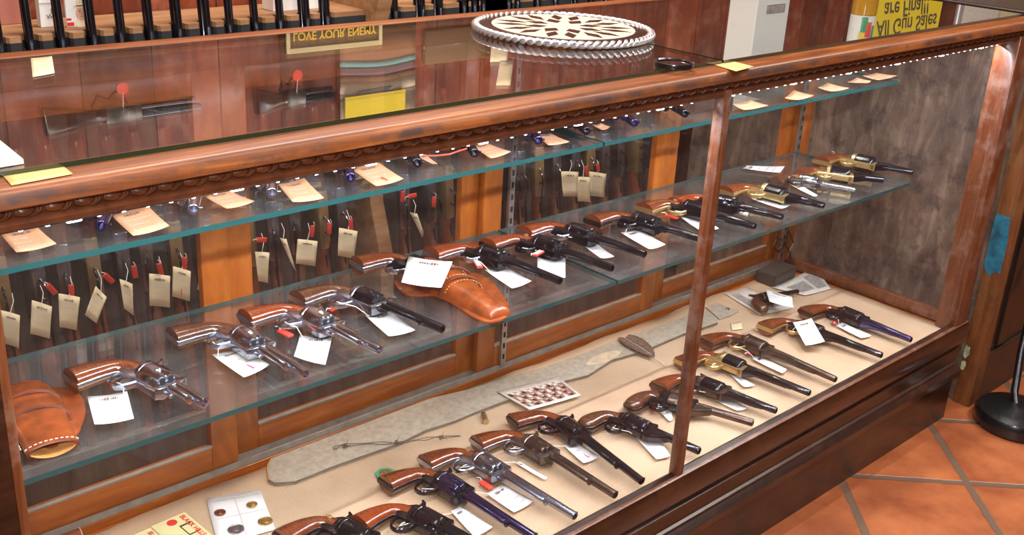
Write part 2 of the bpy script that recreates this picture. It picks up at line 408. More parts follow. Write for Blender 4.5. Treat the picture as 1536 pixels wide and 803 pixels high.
ORD = ['first', 'second', 'third', 'fourth', 'fifth', 'sixth', 'seventh', 'eighth', 'ninth', 'tenth', 'eleventh', 'twelfth', 'thirteenth',
       'fourteenth', 'fifteenth', 'sixteenth', 'seventeenth', 'eighteenth', 'nineteenth', 'twentieth']

# ------------------------------------------------------------------ room
mb = MB(); mb.box((-3.2, -3.2, -.1), (4.6, 1.5, 0), M['tiles']); o = mb.build('floor', smooth=0); struct(o)
mb = MB(); mb.box((-3.2, 1.38, 0), (4.6, 1.5, 2.7), M['wall']); o = mb.build('wall_back', smooth=0); struct(o)
mb = MB(); mb.box((-3.2, -3.2, 2.7), (4.6, 1.5, 2.8), plain('ceiling_paint', (.80, .80, .80), .9)); o = mb.build('ceiling', smooth=0); struct(o)
mb = MB(); mb.box((4.6, -3.2, 0), (4.7, 1.5, 2.7), M['wall']); o = mb.build('wall_right', smooth=0); struct(o)
mb = MB(); mb.box((-3.3, -3.2, 0), (-3.2, 1.5, 2.7), plain('wall_paint', (.25, .23, .21), .9)); o = mb.build('wall_left', smooth=0); struct(o)
mb = MB(); mb.box((-3.2, -3.3, 0), (4.6, -3.2, 2.7), plain('wall_front_paint', (.07, .068, .066), .9)); o = mb.build('wall_front', smooth=0); struct(o)

# ------------------------------------------------------------------ display case
XL, XR = -.51, 1.805
DZ = .262
case = thing('display_case', 'long antique wooden display case with glass front, glass top and dark moulded plinth', 'display case', ((XL + XR) / 2, .27, 0))
CX = Vector(((XL + XR) / 2, .27, 0))
CM = Matrix.Translation(-CX)
def cpart(mb, name, **k):
    for i, p in enumerate(mb.v): mb.v[i] = p - CX
    return mb.build(name, case, **k)
def xprism(mb, poly, x0, x1, mat, bevel=0):
    """profile (y, z) run along x"""
    mt = Matrix(((0, 0, 1, 0), (1, 0, 0, 0), (0, 1, 0, 0), (0, 0, 0, 1)))
    mb.prism(poly, x0, x1, mat, bevel, mt)
mb = MB()
xprism(mb, [(.05, 0), (-.004, 0), (-.004, .118), (-.012, .122), (-.020, .130), (-.020, .146), (-.013, .152), (-.008, .156), (-.008, .163), (-.003, .166), (-.003, .193),
            (-.009, .197), (-.009, .207), (-.004, .210), (-.004, .217), (-.011, .221), (-.016, .229), (-.016, .270), (-.012, .279), (.004, .283), (.010, .280), (.010, .256), (.05, .256)], XL, XR, M['plinth'])
cpart(mb, 'plinth')
mb = MB()
mb.box((XL, .05, .02), (XL + .02, .56, .262), M['plinth']); mb.box((XR - .02, .05, .02), (XR, .56, .262), M['plinth']); mb.box((XL, .545, .02), (XR, .565, .262), M['plinth'])
cpart(mb, 'base_panel', smooth=0)
mb = MB(); mb.box((XL + .02, .05, .235), (XR - .02, .545, .258), M['frame_h']); cpart(mb, 'deck', smooth=0)
mb = MB()      # bead in lighter wood, the light on the edge put into its colour
xprism(mb, [(-.0128, .2788), (-.0105, .2806), (-.0055, .2818), (-.0055, .2790), (-.0100, .2780)], XL, XR, M['post'])
cpart(mb, 'lit_bead')
# top rail
mb = MB()
xprism(mb, [(.045, 1.034), (-.008, 1.034), (-.0125, 1.0325), (-.0155, 1.029), (-.0185, 1.0185), (-.0185, 1.0160), (-.0150, 1.0135), (-.008, 1.0128), (.045, 1.0128)], XL - .01, XR + .01, M['rail'])
cpart(mb, 'top_rail')
mb = MB()
xprism(mb, [(.045, 1.0128), (-.008, 1.0128), (.0, 1.001), (-.003, .9995), (-.007, .996), (-.006, .991), (.002, .986), (.02, .983), (.045, .983)], XL - .01, XR + .01, M['carved'])
cpart(mb, 'cove_moulding')
mb = MB()      # carved egg-and-leaf moulding along the rail
x = XL
while x < XR - .03:
    rings = []
    for k in range(7):
        t = k / 6; r = .0062 * math.sin(PI * (.12 + .76 * t)) ** .7
        rings.append([(x + .003 + .017 * t, -.0035 + r * math.cos(a) * .8 - .0, 1.0075 + r * math.sin(a)) for a in [2 * PI * q / 8 for q in range(8)]])
    mb.loft(rings, M['carved'])
    for dx in (.0215, .0245):
        pts = [(x + dx + .006 * math.sin(2.2 * t) - .004, -.004 - .004 * math.sin(PI * t), 1.0015 + .0115 * t) for t in [q / 5 for q in range(6)]]
        mb.tube(pts, .0012, M['carved'], 6)
    x += .0285
cpart(mb, 'carved_moulding')
mb = MB(); mb.box((XL, .500, 1.0), (XR, .566, 1.034), M['rail'], .004); mb.box((XL, .5305, 1.034), (XR, .566, 1.041), M['rail'], .002); cpart(mb, 'back_rail')
for xa in (XL, XR - .04):
    mb = MB(); mb.box((xa, .045, .99), (xa + .04, .50, 1.034), M['rail'], .003); cpart(mb, 'side_rail')
# posts
mb = MB(); mb.box((.6495, -.009, .275), (.668, .013, 1.0), M['post'], .003); cpart(mb, 'centre_post')
mb = MB(); mb.box((.661, -.0105, .962), (.6695, .014, .988), M['metal'], .001); cpart(mb, 'post_bracket')
for nm, a, b in (('corner_post', XL, -.474), ('corner_post', 1.742, XR - .005)):
    mb = MB(); mb.box((b - .011 if a < 0 else a, -.010, .262), (b, .034, 1.0), M['post'], .004); mb.box((a + .0016, -.0085, .262), (b - .008 if a < 0 else b + .004, .046, 1.0), M['plinth' if a < 0 else 'post'], .004); cpart(mb, nm)  # left post: lit strip and shaded rest painted by two wood tones
for a, b in ((XL, -.474), (1.758, XR)):
    mb = MB(); mb.box((a, .515, .262), (b, .565, 1.0), M['frame'], .003); cpart(mb, 'back_post')
# side frames and panes
for xs in (XL + .012, XR - .02):
    mb = MB(); mb.box((xs - .010, .034, .262), (xs + .012, .515, .292), M['post'], .004); cpart(mb, 'side_bottom_rail')
    mb = MB(); mb.box((xs - .002, .036, .285), (xs + .002, .515, .992), M['front_glass']); cpart(mb, 'side_glass', smooth=0)
for a, b in ((-.476, .651), (.667, 1.744)):
    mb = MB(); mb.box((a, .004, .279), (b, .007, .988), M['front_glass']); cpart(mb, 'front_glass', smooth=0)
# sliding doors at the back
for i, (a, b) in enumerate(((-.474, .052), (.056, .628), (.622, 1.205), (1.212, 1.762))):
    y0 = .522 if i % 2 == 0 else .541
    d = MB(); w = .050
    d.box((a, y0, .282), (a + w, y0 + .017, .998), M['frame'], .002); d.box((b - w, y0, .282), (b, y0 + .017, .998), M['frame'], .002)
    d.box((a + w, y0, .282), (b - w, y0 + .017, .330), M['frame_h'], .002); d.box((a + w, y0, .955), (b - w, y0 + .017, .998), M['frame_h'], .002)
    do = cpart(d, 'sliding_door')
    g = MB(); g.box((a + w - .002, y0 + .007, .328), (b - w + .002, y0 + .010, .957), M['back_glass'])
    for k, p in enumerate(g.v): g.v[k] = p - CX
    g.build('door_pane', do, smooth=0)
    g = MB(); g.box((a + w, y0 - .001, .3285), (b - w, y0 + .006, .3335), M['alu'], .001)
    for k, p in enumerate(g.v): g.v[k] = p - CX
    g.build('pane_bead', do, smooth=0)
mb = MB()
mb.box((XL + .03, .513, .2585), (XR - .03, .564, .272), M['frame_h'], .001)
mb.box((XL + .03, .517, .272), (XR - .03, .5205, .284), M['alu']); mb.box((XL + .03, .5392, .272), (XR - .03, .5408, .283), M['alu']); mb.box((XL + .03, .559, .272), (XR - .03, .563, .284), M['alu'])
cpart(mb, 'door_track', smooth=0)
# metal shelf standards and brackets
for xs in (-.455, .690, 1.748):
    mb = MB(); mb.box((xs - .007, .512, .285), (xs + .007, .519, .985), M['metal'])
    for k in range(26): mb.box((xs - .0025, .5112, .30 + k * .026), (xs + .0025, .5122, .312 + k * .026), M['hole'])
    cpart(mb, 'shelf_standard', smooth=0)
for xs in (-.455, .650, 1.748):
    for zz, yf in ((.598, .20), (.848, .26)):
        mb = MB(); mb.prism([(.515, zz), (yf, zz), (yf, zz - .008), (.515, zz - .035)], -.0025, .0025, M['metal'], 0, Matrix(((0, 0, 1, xs), (1, 0, 0, 0), (0, 1, 0, 0), (0, 0, 0, 1))))
        cpart(mb, 'shelf_bracket', smooth=0)
# LED strip under the top rail
mb = MB(); mb.box((XL + .03, .024, .9795), (XR - .03, .036, .983), M['alu']); led = cpart(mb, 'light_strip', smooth=0)
x = -.462; k = 0; lbm = {}
while x < 1.735:
    if not (.632 < x < .676):
        big = k % 7 == 3
        if big not in lbm:
            bul = MB()
            if big: bul.box((-.008, -.0045, -.0025), (.008, .0045, .0022), M['led'], .002)
            else: bul.box((-.0022, -.0026, -.0018), (.0022, .0026, .0022), M['led'], .001)
            bo = bul.build('led_bulb', led, smooth=0); lbm[big] = bo
        else:
            bo = lbm[big].copy(); COL.objects.link(bo); bo.parent = led
        bo.location = Vector((x, .030, .9775)) - CX
    x += .0262; k += 1

def pane(name, label, x0, x1, y0, y1, z0, z1, gm, em, cat, group):
    b = MB(); b.box((x0, y0, z0), (x1, y1, z1), gm)
    k = b.slot(em)
    b2 = MB(); b2.v = b.v; b2.f = b.f; b2.slots = b.slots
    for f in b.f:
        zs = [b.v[i].z for i in f]; b2.m.append(0 if max(zs) - min(zs) < 1e-6 else k)
    c = Vector(((x0 + x1) / 2, (y0 + y1) / 2, z0))
    b2.v = [p - c for p in b2.v]
    o = b2.build(name, smooth=0); o.location = c
    return tag(o, label, cat, group)
GS = 'glass shelves'
pane('glass_shelf', 'middle glass shelf, left sheet, carrying the nickel revolvers', -.470, .647, .179, .510, .599, .607, M['shelf_glass'], M['glass_edge'], 'glass shelf', GS)
pane('glass_shelf', 'middle glass shelf, right sheet, ending beside the weathered side panel', .653, 1.738, .179, .510, .599, .607, M['shelf_glass'], M['glass_edge'], 'glass shelf', GS)
UZ = .856
pane('glass_shelf', 'narrow upper glass shelf, left sheet, close under the carved top rail', -.470, .647, .24, .505, UZ - .008, UZ, M['shelf_glass'], M['glass_edge'], 'glass shelf', GS)
pane('glass_shelf', 'narrow upper glass shelf, right sheet, behind the right front pane', .653, 1.700, .24, .505, UZ - .008, UZ, M['shelf_glass'], M['glass_edge'], 'glass shelf', GS)
pane('counter_glass', 'long glass counter top sheet under the round inlaid platter', XL + .005, .671, .023, .530, 1.0345, ZG, M['top_glass'], M['glass_edge_dark'], 'glass top', 'glass top sheets')
pane('counter_glass', 'right glass counter top sheet mirroring the yellow sign', .677, XR - .005, .023, .530, 1.0345, ZG, M['top_glass'], M['glass_edge_dark'], 'glass top', 'glass top sheets')

# burlap lining on the deck
mb = MB(); nx, ny = 60, 16; vs = []
for j in range(ny + 1):
    for i in range(nx + 1):
        fx, fy = i / nx, j / ny
        x = XL + .035 + (XR - XL - .075) * fx; y = .010 + (.504 - .010) * fy
        if j == ny: y += .004 * math.sin(fx * 40) + .003 * math.sin(fx * 97)
        if i == nx: x -= .012 * (fy ** 2) + .004 * math.sin(fy * 9)
        vs.append((x, y, .2612 + .0006 * math.sin(x * 37 + y * 21)))
mb.add(vs, [[j * (nx + 1) + i, j * (nx + 1) + i + 1, (j + 1) * (nx + 1) + i + 1, (j + 1) * (nx + 1) + i] for j in range(ny) for i in range(nx)], M['burlap'])
tag(mb.build('burlap_lining', solid=.002), 'tan burlap cloth lining the bottom of the display case', 'cloth')
DT = .2625       # top of the burlap

# ------------------------------------------------------------------ revolvers
def ring_xy(px, py, ax, ay, hw, ht, n=20, e=2.4):
    """super-ellipse ring: in-plane half width hw along (ax, ay), half thickness ht along z"""
    out = []
    for i in range(n):
        t = 2 * PI * i / n; c, s_ = math.cos(t), math.sin(t)
        a = math.copysign(abs(c) ** (2 / e), c) * hw; b = math.copysign(abs(s_) ** (2 / e), s_) * ht
        out.append((px + ax * a, py + ay * a, b))
    return out
def grip_rings(secs, dw=0, kt=1, e=2.4):
    rings = []
    for i, (x, y, hw, ht) in enumerate(secs):
        a = secs[max(0, i - 1)]; b = secs[min(len(secs) - 1, i + 1)]
        tx, ty = b[0] - a[0], b[1] - a[1]; l = math.hypot(tx, ty); tx /= l; ty /= l
        rings.append(ring_xy(x, y, -ty, tx, hw + dw, ht * kt, e=e))
    return rings
def interp(secs, n=4):
    out = []
    P = np.array(secs)
    for i in range(len(P) - 1):
        p0 = P[max(0, i - 1)]; p1 = P[i]; p2 = P[i + 1]; p3 = P[min(len(P) - 1, i + 2)]
        for k in range(n):
            t = k / n
            out.append(tuple(.5 * (2 * p1 + (p2 - p0) * t + (2 * p0 - 5 * p1 + 4 * p2 - p3) * t * t + (3 * p1 - p0 - 3 * p2 + p3) * t ** 3)))
    out.append(tuple(P[-1])); return out
PLOW = interp([(-.045, -.0115, .0150, .0098), (-.057, -.0150, .0132, .0112), (-.0665, -.0220, .0130, .0122), (-.0745, -.0330, .0146, .0132), (-.0800, -.0510, .0180, .0143), (-.0828, -.0710, .0208, .0155), (-.0838, -.0920, .0228, .0162)])
BIRD = interp([(-.045, -.0115, .0150, .0100), (-.057, -.0160, .0135, .0120), (-.0665, -.0250, .0145, .0140), (-.0735, -.0420, .0170, .0155), (-.0765, -.0600, .0190, .0160), (-.0770, -.0760, .0190, .0155), (-.0765, -.0840, .0155, .0130), (-.0760, -.0890, .0085, .0080)])

def revolver(label, c, m, plane, kind='colt', frame='blued', cyl=None, barrel=None, strap=None, guard=None, grip='grip', screw=None, s=1.0, group='revolvers', flip=False, L=None, ang=None):
    if isinstance(c, Vector): C0 = c; d = m
    else:
        C0 = U(c[0], c[1], z=plane + .032 * s); Mz = U(m[0], m[1], z=plane + .0225 * s)
        d = Mz - C0; d.z = 0; u_ = d.normalized(); C0 = C0 + u_ * .006; d = Mz - C0; d.z = 0
        if plane < .3 and Mz.y < .019:       # the muzzle stays behind the front pane
            C0 = C0 + u_ * ((.019 - Mz.y) / u_.y)
    bl = (L if L else d.length / s - .026)
    rot = math.atan2(d.y, d.x)
    root = thing('revolver', label, 'revolver', (C0.x, C0.y, plane + .0212 * s), rot, group)
    root.scale = (s, s, s)
    fm, cm, bm_, sm, gm = M[frame], M[cyl or frame], M[barrel or cyl or frame], M[strap or frame], M[guard or strap or frame]
    cy = -.0095
    # frame
    b = MB()
    b.lathe([(-.0335, .012), (-.033, .0185), (-.031, .0202), (-.0245, .0205), (-.0232, .0195), (-.0232, .004)], fm, n=28, c=(cy, 0))
    b.prism([(-.0235, .0105), (-.034, .0135), (-.047, .008), (-.060, -.008), (-.066, -.022), (-.058, -.032), (-.052, -.037), (-.0235, -.037)], -.0085, .0085, fm, .0025)
    b.prism([(-.036, -.0345), (.031, -.0345), (.031, -.0290), (-.036, -.0290)], -.0075, .0075, fm, .0015)
    if kind in ('colt', 'rem', 'top'):
        b.prism([(-.036, .0135), (-.030, .0175), (.031, .0160), (.031, .0112), (-.036, .0112)], -.0065, .0065, fm, .0015)
        b.prism([(.0222, -.0345), (.0222, .0145), (.031, .0155), (.035, .009), (.0345, -.026), (.031, -.0345)], -.0085, .0085, fm, .0018)
    else:
        b.prism([(.0222, -.0345), (.0222, -.006), (.030, -.004), (.034, -.0345)], -.0085, .0085, fm, .0018)
    b.build('frame', root)
    # cylinder with flutes and chamber mouths
    b = MB(); rings = []; n = 72; R = .0205
    fl = kind in ('colt', 'top')
    st = [(-.0212, .9), (-.0205, 1), (-.003, 1), (.001, 1), (.005, 1), (.012, 1), (.0195, .985), (.0212, .93)]
    for x, k in st:
        dep = 0
        if fl: dep = .0042 * max(0, min(1, (x + .002) / .007))
        ring = []
        for i in range(n):
            t = 2 * PI * i / n
            q = ((t / (PI / 3)) % 1) - .5
            g = max(0, 1 - (q / .30) ** 2)
            r = R * k - dep * g
            ring.append((x, cy + r * math.cos(t), r * math.sin(t)))
        rings.append(ring)
    b.loft(rings, cm)
    for i in range(6):
        t = PI / 3 * (i + (0 if fl else .5)) + (0 if fl else PI / 6)
        b.lathe([(.0213, .0046), (.0216, .0046)], M['hole'], n=12, c=(cy + .0128 * math.cos(t), .0128 * math.sin(t)))
        b.lathe([(.0205, .0060), (.0214, .0058), (.0214, .0045)], cm, n=12, c=(cy + .0128 * math.cos(t), .0128 * math.sin(t)), cap=False)
    b.lathe([(.020, .005), (.0225, .0045)], cm, n=12, c=(cy, 0))
    b.build('cylinder', root)
    # barrel
    b = MB(); x0 = .0225; x1 = .026 + bl
    if kind in ('colt',):
        b.lathe([(x0, .0088), (.036, .0088), (x1 - .002, .0074), (x1 - .0004, .0070), (x1, .0062), (x1, .0044), (x1 - .012, .0042)], bm_, n=24)
    elif kind == 'top':
        b.lathe([(x0, .0085), (.05, .0085), (x1 - .002, .0080), (x1, .0070), (x1, .0044), (x1 - .012, .0042)], bm_, n=24)
        b.prism([(x0, .0060), (x1 - .003, .0050), (x1 - .003, .0095), (x0, .0112)], -.003, .003, bm_, .0006)
        b.prism([(x0 - .001, -.030), (x0 - .001, .004), (x0 + .05, .002), (x0 + .045, -.012), (x0 + .022, -.030)], -.0075, .0075, bm_, .0022)
    else:      # percussion: octagonal breech half, round muzzle half
        xm = .026 + bl * .42
        b.lathe([(x0, .0098), (xm - .006, .0096), (xm, .0084)], bm_, n=8)
        b.lathe([(xm - .002, .0086), (x1 - .002, .0074), (x1, .0066), (x1, .0046), (x1 - .012, .0044)], bm_, n=24)
        b.prism([(.0222, -.0335), (.0222, .004), (.052, .002), (.060, -.010), (.050, -.022), (.036, -.0335)] if kind == 'perc' else
                [(.031, -.030), (.031, .0), (.13 * min(1, bl / .19), -.006), (.05, -.022), (.036, -.030)], -.0072, .0072, bm_, .002)
    b.lathe([(x1 - .013, .0043), (x1 - .0125, .0043)], M['hole'], n=16)
    b.build('barrel', root)
    # sight
    b = MB(); b.prism([(x1 - .013, .0065), (x1 - .004, .0062), (x1 - .004, .0112), (x1 - .007, .0120)], -.0011, .0011, bm_, .0004); b.build('front_sight', root, smooth=0)
    # ejector or loading lever
    b = MB()
    if kind == 'colt':
        xe = .034 + bl * .60
        b.lathe([(.033, .0048), (xe - .002, .0046), (xe, .0034)], bm_, n=16, c=(-.0128, .0045))
        b.lathe([(xe - .001, .0022), (xe + .004, .0022), (xe + .005, .0052), (xe + .009, .0052), (xe + .0095, .003)], bm_, n=14, c=(-.0150, .0050))
        b.lathe([(.033, .0032), (.048, .0032), (.049, .002)], bm_, n=12, c=(-.021, 0))
        b.build('ejector_rod', root)
    elif kind in ('perc', 'rem'):
        xe = .03 + bl * .66
        b.prism([(.050, -.0215), (.075, -.0185), (xe, -.0155), (xe, -.0105), (.075, -.0110), (.050, -.0120)], -.0038, .0038, bm_, .0015)
        b.prism([(xe - .001, -.0150), (xe + .010, -.0135), (xe + .010, -.0060), (xe - .001, -.0110)], -.0030, .0030, bm_, .001)
        b.build('loading_lever', root)
    else:
        b.lathe([(.030, .0065), (.0305, .0105), (.0400, .0105), (.0405, .0065)], bm_, n=16, c=(0, 0), axis='z', mtx=Matrix.Translation((.034, -.027, -.0352)))
        b.build('hinge', root)
    # trigger guard, trigger, hammer
    b = MB()
    gp = interp([(-.015, -.0345, 0, 0), (-.018, -.052, 0, 0), (-.028, -.0620, 0, 0), (-.041, -.0605, 0, 0), (-.0500, -.0500, 0, 0), (-.0535, -.0350, 0, 0)], 4)
    b.tube([(p[0], p[1], 0) for p in gp], .0021, gm, 8, flat=2.4); b.build('trigger_guard', root)
    b = MB(); b.tube([(-.030, -.034, 0), (-.0335, -.042, 0), (-.0325, -.050, 0)], [.0022, .002, .0013], fm, 8, flat=1.4); b.build('trigger', root)
    b = MB(); b.prism([(-.036, .006), (-.036, .019), (-.042, .0275), (-.052, .0315), (-.0535, .0285), (-.0475, .0225), (-.0465, .013), (-.049, .002)], -.0035, .0035, fm, .0012); b.build('hammer', root)
    # grip
    secs = BIRD if kind in ('top', 'bird') else PLOW
    b = MB(); b.loft(grip_rings(secs), M[grip]); b.build('grip', root, smooth=60)
    b = MB(); ss = list(secs); ex = ss[-1]; pv = ss[-2]
    l = math.hypot(ex[0] - pv[0], ex[1] - pv[1])
    ss.append((ex[0] + (ex[0] - pv[0]) / l * .0022, ex[1] + (ex[1] - pv[1]) / l * .0022, ex[2] * (1 if secs is PLOW else .7), ex[3]))
    b.loft(grip_rings(ss, .0013, .33, 5), sm); b.build('grip_strap', root, smooth=50)
    if screw:
        k = secs[4]; b = MB(); b.lathe([(.0095, .0046), (.0132, .0046), (.0138, .0036)], M[screw], n=14, axis='z', c=(k[0] - .001, k[1] + .003)); b.build('grip_screw', root)
    return root

MS = .607
G = {}
def mid(key, *a, **k):
    k.setdefault('group', 'revolvers on the middle glass shelf'); G[key] = revolver(*a, MS, **k)
def low(key, *a, **k):
    k.setdefault('group', 'revolvers on the burlap'); G[key] = revolver(*a, DT, **k)
NK = dict(frame='nickel')
mid('m1', 'nickel revolver with brown grip, leftmost revolver on the middle shelf', (242, 557), (307, 604), **NK)
mid('m2', 'nickel revolver with smooth dark grip, second from the left on the middle shelf', (380, 501), (459, 561), grip='grip_dark', **NK)
mid('m3', 'nickel revolver with red-brown grip, third from the left on the middle shelf', (484, 471), (570, 525), grip='grip_red', **NK)
mid('m4', 'black long-barrelled revolver with steel frame lying left of the tan holster', (557, 440), (664, 493), frame='steel', cyl='blued', strap='nickel', grip='grip_dark')
mid('m6', 'black revolver with red lock tag, right beside the tan holster', (745, 376), (841, 421), frame='blued', grip='grip_red', strap='nickel')
mid('m7', 'black revolver with brass-screwed red grip, second right of the tan holster', (826, 362), (919, 402), frame='blued', grip='grip_red', screw='brass')
mid('m8', 'black revolver with dark red grip partly behind its neighbour, third right of the holster', (876, 343), (968, 381), frame='blued', grip='grip_red', strap='nickel')
mid('m9', 'black revolver with glossy brown grip whose muzzle ends at the centre post', (975, 327), (1052, 358), frame='blued', grip='grip')
mid('m10', 'brass-strapped black revolver whose cylinder hides behind the centre post', (1048, 308), (1133, 339), kind='perc', frame='blued', strap='brass', guard='brass', grip='grip', screw='brass')
mid('m11', 'black revolver with brown grip crossing just behind the centre post', (1090, 298), (1174, 325), frame='blued', grip='grip_red')
mid('m12', 'brass-framed percussion revolver just right of the centre post, middle shelf', (1164, 283), (1236, 308), kind='perc', frame='brass', cyl='blued', barrel='blued', grip='grip')
mid('m13', 'small silvery brown revolver lying among the brass-framed ones', (1214, 266), (1283, 284), frame='case_hard', cyl='nickel', grip='grip_dark', s=.8)
mid('m14', 'brass-framed revolver with dark barrel, second from right on the middle shelf', (1258, 254), (1326, 270), kind='perc', frame='brass', cyl='blued', barrel='blued', grip='grip')
mid('m15', 'brass-framed revolver at the far right end of the middle shelf', (1297, 237), (1369, 258), kind='perc', frame='brass', cyl='blued', barrel='blued', grip='grip')

low('b1', 'brass-screwed dark revolver cut by the bottom edge beside the coin card', (536, 790), (648, 856), frame='blued', grip='grip', screw='brass')
low('b2', 'black revolver with bright orange-brown grip, second from left on the burlap', (660, 778), (765, 840), frame='blued', grip='grip_red')
low('b3', 'violet-blued revolver with big wooden grip touching the green-ringed badge', (690, 726), (812, 812), frame='blued', cyl='bluepurple', barrel='bluepurple', grip='grip')
low('b4', 'silvery steel revolver with long bright barrel on the burlap', (744, 694), (871, 779), frame='steel', cyl='steel', strap='nickel', grip='grip', screw='brass')
low('b5', 'brown-grey worn revolver with pale frame, between the silvery and the sepia-photo ones', (818, 668), (931, 747), frame='case_hard', cyl='brown_steel', barrel='brown_steel', strap='steel', grip='grip')
low('b6', 'dark revolver with plain wooden grip lying just below the sepia photograph', (863, 638), (965, 723), frame='blued', grip='grip')
low('b7', 'dark hinged revolver with rounded wooden grip, muzzle just right of the centre post', (966, 633), (1058, 680), kind='top', frame='blued', grip='grip_dark')
low('b8', 'dark hinged long-barrelled revolver with rounded grip crossing behind the centre post', (1022, 596), (1134, 635), kind='top', frame='blued', cyl='brown_steel', barrel='brown_steel', grip='grip_dark')
low('b9', 'dark brown revolver next to the brass-framed one, grip cut by the centre post', (1073, 574), (1168, 617), kind='rem', frame='brown_steel', cyl='blued', barrel='blued', grip='grip')
low('b10', 'brass-framed percussion revolver with long dark barrel on the burlap', (1106, 540), (1219, 591), kind='perc', frame='brass', cyl='blued', barrel='blued', grip='grip')
low('b11', 'long browned revolver with brass trigger guard, third from right on the burlap', (1143, 514), (1261, 572), kind='rem', frame='brown_steel', guard='brass', strap='brown_steel', grip='grip')
low('b12', 'brass-strapped black percussion revolver under an upright white tag', (1229, 491), (1332, 536), kind='perc', frame='blued', strap='brass', guard='brass', grip='grip')
low('b13', 'heavy dark revolver at the right end of the burlap', (1285, 470), (1371, 511), kind='rem', frame='blued', barrel='bluepurple', grip='grip')
low('b14', 'small dark revolver lying on the newspaper clippings', (1149, 441), (1197, 437), kind='top', frame='brown_steel', cyl='blued', grip='grip_dark', s=.8)

UPM = [(151, 341, 'bluepurple'), (290, 316, 'nickel'), (408, 291, 'nickel'), (526, 268, 'bluepurple'), (626, 246, 'blued'), (712, 231, 'blued'), (808, 212, 'bluepurple'), (880, 198, 'blued'), (952, 186, 'bluepurple'), (1028, 172, 'blued')]
UPL = ['blue-violet muzzle beside the first peach tag', 'nickel muzzle between the second and third peach tags', 'nickel muzzle right of the third peach tag', 'violet muzzle right of the fourth peach tag',
       'black muzzle before the short stub tag', 'black muzzle beside the red cord', 'violet barrel seventh from the left', 'black barrel eighth from the left', 'violet barrel ninth from the left', 'black barrel just left of the centre post']
for (u, v, mt), lb in zip(UPM, UPL):
    p = U(u, v, z=UZ + .021); dv = Vector((-.50, -.86, 0)).normalized(); Lb = .085
    revolver('revolver on the upper shelf, ' + lb, p - dv * (.026 + Lb) * 1.05, dv, UZ, frame=mt, grip='grip_dark', s=1.05, L=Lb, group='revolvers on the upper glass shelf')

# ------------------------------------------------------------------ tags
def card_mesh(q, curl, thick_mat, n=6, k=4):
    """grid over four corners a, b, c, d (a-b top edge, d-c bottom edge) with a curl along the normal"""
    a, b, c, d = q; nrm = (b - a).cross(d - a).normalized()
    if nrm.z < 0: nrm = -nrm
    vs = []
    for j in range(k + 1):
        for i in range(n + 1):
            s, t = i / n, j / k
            p = a * (1 - s) * (1 - t) + b * s * (1 - t) + c * s * t + d * (1 - s) * t
            vs.append(p + nrm * (curl * (4 * (s - .5) ** 2) + curl * .5 * (2 * t - 1) ** 2))
    return vs, [[j * (n + 1) + i, j * (n + 1) + i + 1, (j + 1) * (n + 1) + i + 1, (j + 1) * (n + 1) + i] for j in range(k) for i in range(n)], nrm

def make_tag(label, quad, mat, cat='price tag', group=None, curl=.002, ink=True, mark=None, string=None, name='price_tag', toward=None):
    q = [Vector(p) for p in quad]
    base = sum(q, Vector()) / 4
    o = thing(name, label, cat, base, 0, group)
    q = [p - base for p in q]
    vs, fs, nrm = card_mesh(q, curl, mat)
    if toward is not None and nrm.dot(toward) < 0: nrm = -nrm
    b = MB(); b.add(vs, fs, mat); b.build('card', o, smooth=60, solid=.0005)
    a, bb, c, d = q
    def at(s, t, h=.0012):
        return a * (1 - s) * (1 - t) + bb * s * (1 - t) + c * s * t + d * (1 - s) * t + nrm * (h + curl * (4 * (s - .5) ** 2) + curl * .5 * (2 * t - 1) ** 2)
    if ink:
        b = MB(); rnd = random.Random(hash(label) % 9999 if False else len(label) * 7 + int(abs(base.x) * 1000))
        for row, (t0, h) in enumerate(((.16, .040), (.40, .013), (.60, .013), (.80, .013))):
            s = .28 if row == 0 else .12 + rnd.random() * .1
            end = .74 if row == 0 else .55 + rnd.random() * .35
            while s < end:
                w = (.015 if row == 0 else .03) + rnd.random() * .04; hh = h * (.5 + rnd.random() * .6)
                b.add([at(s, t0 - hh), at(s + w, t0 - hh), at(s + w * .8, t0 + hh), at(s - w * .1, t0 + hh)], [[0, 1, 2, 3]], M['pen'] if row == 0 else M['faint'])
                s += w + .018 + (.03 if rnd.random() < .2 else 0)
        if mark: b.add([at(.48, .68, .0016), at(.53, .66, .0016), at(.57, .86, .0016), at(.52, .88, .0016)], [[0, 1, 2, 3]], M[mark])
        b.build('handwriting', o, smooth=0, solid=.0003)
    if string:
        p0 = at(string[1], string[2]); p1 = Vector(string[0]) - base
        md = (p0 + p1) / 2 + Vector((.004, -.003, .004))
        b = MB(); b.tube([p0, p0 * .6 + md * .4, md, p1 * .6 + md * .4, p1], .0007, M['string'], 5); b.build('string', o)
    return o
M['faint'] = plain('faint_ink', (.60, .50, .48), .7)

